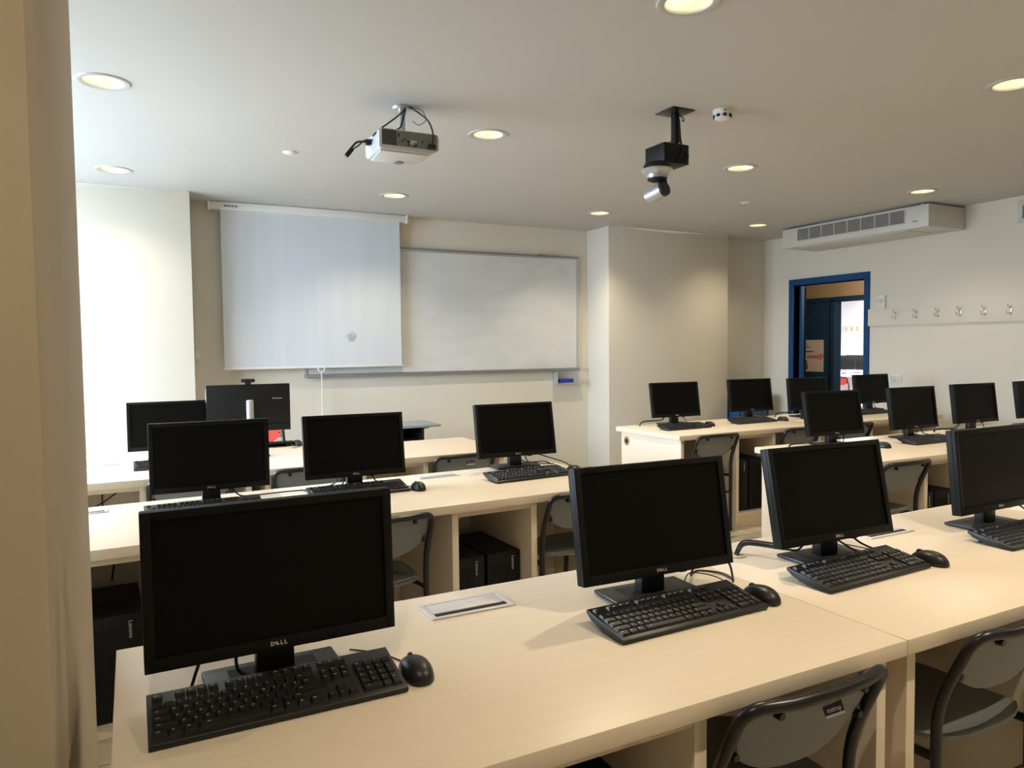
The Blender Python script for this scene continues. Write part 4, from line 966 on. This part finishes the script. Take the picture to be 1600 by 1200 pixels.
def ptz_camera():
    t = thing('ceiling_camera', 'silver and black pan-tilt camera hanging from a black ceiling pole', 'camera', (2.83, 3.385, H))
    MB().box(-0.08, 0.08, -0.08, 0.08, -0.006, -0.0005, bev=0.001).build('ceiling_plate', 'chair_tube', t)
    MB().box(-0.017, 0.017, -0.017, 0.017, -0.30, -0.0062, bev=0.002).build('pole', 'chair_tube', t)
    MB().box(-0.115, 0.065, -0.045, 0.13, -0.305, -0.192, bev=0.005).build('control_box', 'tower', t)
    C0 = (-0.13, 0.0)
    T = Matrix.Translation((C0[0], C0[1], 0))
    MB().lathe([(0, -0.306), (0.070, -0.306), (0.080, -0.330), (0.080, -0.340), (0, -0.340)], 36, 0, T).build('top_plate', 'tower', t)
    MB().lathe([(0.0, -0.3402), (0.087, -0.3402), (0.089, -0.349), (0.064, -0.372), (0.060, -0.3725), (0.058, -0.392), (0.0, -0.392)], 36, 0, T).build('base', 'silver', t)
    Q = T @ Matrix.Rotation(R(15), 4, 'Z')
    a = MB(); a.lathe([(0, -0.3922), (0.057, -0.3922), (0.054, -0.402), (0.03, -0.412), (0, -0.412)], 32, 0, T)
    for s in (1,): a.prism([(-0.030, -0.400), (0.030, -0.400), (0.026, -0.475), (0.0, -0.492), (-0.026, -0.475)], 'x', s*0.046, s*0.054, bev=0.002, mtx=Q)
    a.build('yoke', 'tower', t)
    dv = Vector((-0.26, 0.94, -0.25)).normalized()
    d = Matrix.Translation((C0[0], C0[1], -0.470)) @ dv.to_track_quat('Z', 'Y').to_matrix().to_4x4()
    h = MB(); h.lathe([(0.0, 0.070), (0.034, 0.070), (0.041, 0.064), (0.042, -0.040)], 32, 0, d); head = h.build('head', 'silver', t)
    MB().lathe([(0.0424, -0.0402), (0.0430, -0.056), (0.038, -0.064), (0.0, -0.065)], 32, 0, d).build('rear_cap', 'black', head)
    MB().lathe([(0, 0.073), (0.024, 0.072), (0.026, 0.0702)], 24, 0, d).build('lens', 'screen', head)
    c = MB(); c.tube(smooth_path([(0.03, 0.03, -0.004), (0.012, -0.022, -0.05), (0.020, -0.024, -0.15), (0.030, -0.030, -0.2), (0.045, -0.062, -0.26), (0.02, -0.065, -0.305)], 8), 0.004, 7)
    c.tube(smooth_path([(0.03, 0.03, -0.004), (0.008, -0.024, -0.06), (0.010, -0.025, -0.16), (0.015, -0.05, -0.22), (-0.02, -0.055, -0.29)], 8), 0.004, 7)
    c.tube(smooth_path([(0.0, -0.02, -0.12), (-0.03, -0.03, -0.16), (-0.07, -0.03, -0.19)], 8), 0.0025, 6); c.tube(smooth_path([(0.05, 0.03, -0.003), (0.062, 0.0, -0.03), (0.055, -0.01, -0.05), (0.05, 0.0, -0.04)], 8), 0.003, 6)
    c.build('cable', 'cable', t)
ptz_camera()
def detectors():
    t = thing('smoke_detector', 'white round smoke detector on the ceiling right of the ceiling camera', 'smoke detector', (3.055, 3.24, H))
    MB().lathe([(0, -0.0005), (0.054, -0.0005), (0.054, -0.022), (0.050, -0.026), (0.044, -0.050), (0.030, -0.058), (0, -0.060)], 36).build('body', 'white_plastic', t)
    s = MB()
    for k in range(8):
        a = 2*PI*k/8 - 2.05
        s.box(-0.010, 0.010, -0.004, 0.002, -0.045, -0.030, mtx=Matrix.Rotation(a+PI/2, 4, 'Z') @ Matrix.Translation((0, -0.0475, 0)))
    s.build('slots', 'dark_slot', t)
    MB().box(-0.007, 0.007, -0.0015, 0.001, -0.020, -0.010, mtx=Matrix.Rotation(-2.05+PI/2, 4, 'Z') @ Matrix.Translation((0, -0.054, 0))).build('indicator', 'green_led', t)
    for x, y, lab in ((1.005, 5.20, 'small white cap on the ceiling left of the projector'), (5.19, 5.196, 'small white cap on the ceiling left of the air conditioner')):
        o = MB().lathe([(0, -0.014), (0.030, -0.013), (0.036, -0.009), (0.046, -0.004), (0.047, -0.0005)], 28, 0, Matrix.Translation((x, y, H))).build('sprinkler_cover', 'white_plastic')
        tag(o, lab, 'ceiling cap', 'ceiling caps')
detectors()

# ------------------------------------------------------------------ beyond the doorway
def poster():
    t = thing('poster', 'white poster with red script on the dark door across the corridor', 'poster', (CX, 7.81, 1.235))
    MB().box(-0.003, -0.0005, -0.19, 0.19, -0.24, 0.24).build('sheet', 'paper', t)
    F_ = Matrix.Rotation(-PI/2, 4, 'Z') @ Matrix.Rotation(PI/2, 4, 'X')
    MB().text('endeliği', 0.092, Matrix.Translation((-0.0035, -0.025, -0.012)) @ F_, shear=0.35, bold=0.002).build('red_script', 'red_ink', t)
    k = MB()
    for y0_, y1_, z in ((0.17, 0.10, 0.178), (0.14, 0.125, 0.155), (0.18, 0.055, 0.132)): k.box(-0.004, -0.0032, y1_, y0_, z-0.005, z+0.005)
    k.box(-0.004, -0.0032, 0.0, 0.145, 0.055, 0.072); k.build('black_print', 'black_ink', t)
    MB().prism([(0.188, -0.06), (0.11, -0.07), (0.105, -0.12), (0.09, -0.16), (0.10, -0.215), (0.188, -0.222)], 'x', -0.004, -0.0032).build('photo_print', 'brown_ink', t)
poster()
def far_room():
    r = thing('coat_rack', 'cream coat rack on the white wall of the room across the corridor', 'coat rack', (16, 0, 0))
    MB().box(-0.025, -0.0005, 11.6, 13.4, 1.685, 1.865).build('board', 'wall', r)
    h = MB(); h.tube([(-0.026, 0, 0.03), (-0.05, 0, 0.04)], 0.008, 6); h.tube([(-0.026, 0, -0.03), (-0.07, 0, -0.02)], 0.008, 6); h.box(-0.03, -0.025, -0.015, 0.015, -0.045, 0.045); h = h.mesh('hook')
    for y in (12.55, 12.40, 12.24, 11.93): obj('hook', h, 'chrome', r, (0, y, 1.78))
    t = thing('desk', 'white desk in the room across the corridor', 'desk', (13.2, 9.6, 0))
    MB().box(0, 1.1, 0, 2.2, 0.73, 0.77).build('worktop', 'white_wall', t)
    for y in (0.05, 1.1, 2.1): MB().box(0.05, 0.7, y, y+0.04, 0, 0.729).build('side_panel', 'white_wall', t)
    def mon(x, y, rz, tilt, lab):
        o = thing('monitor', lab, 'monitor', (x, y, 0.7702), rz, 'monitors in the room across the corridor')
        MB().box(-0.25, 0.25, 0.0, 0.035, 0.10, 0.40, bev=0.004, mtx=Matrix.Rotation(-tilt, 4, 'X')).build('casing', 'bezel', o)
        MB().box(-0.05, 0.05, 0.04, 0.07, 0, 0.25, bev=0.002).build('neck', 'silver', o); MB().box(-0.11, 0.11, -0.05, 0.13, 0, 0.01, bev=0.002).build('base', 'black', o)
    mon(13.45, 10.64, R(-75), 0.05, 'nearer black monitor seen through the doorway above the red chair')
    mon(14.05, 10.80, R(-85), 0.05, 'farther black monitor with silver stand seen through the doorway')
    mon(13.55, 10.10, R(-60), 0.05, 'rightmost black monitor seen through the doorway, cut by the blue frame')
    c = chair(12.95, 10.17, R(-85), 'red chair seen through the doorway in the room across the corridor', plastic='red_plastic', red=True, group=None, name='red_chair')
    return c
far_room()
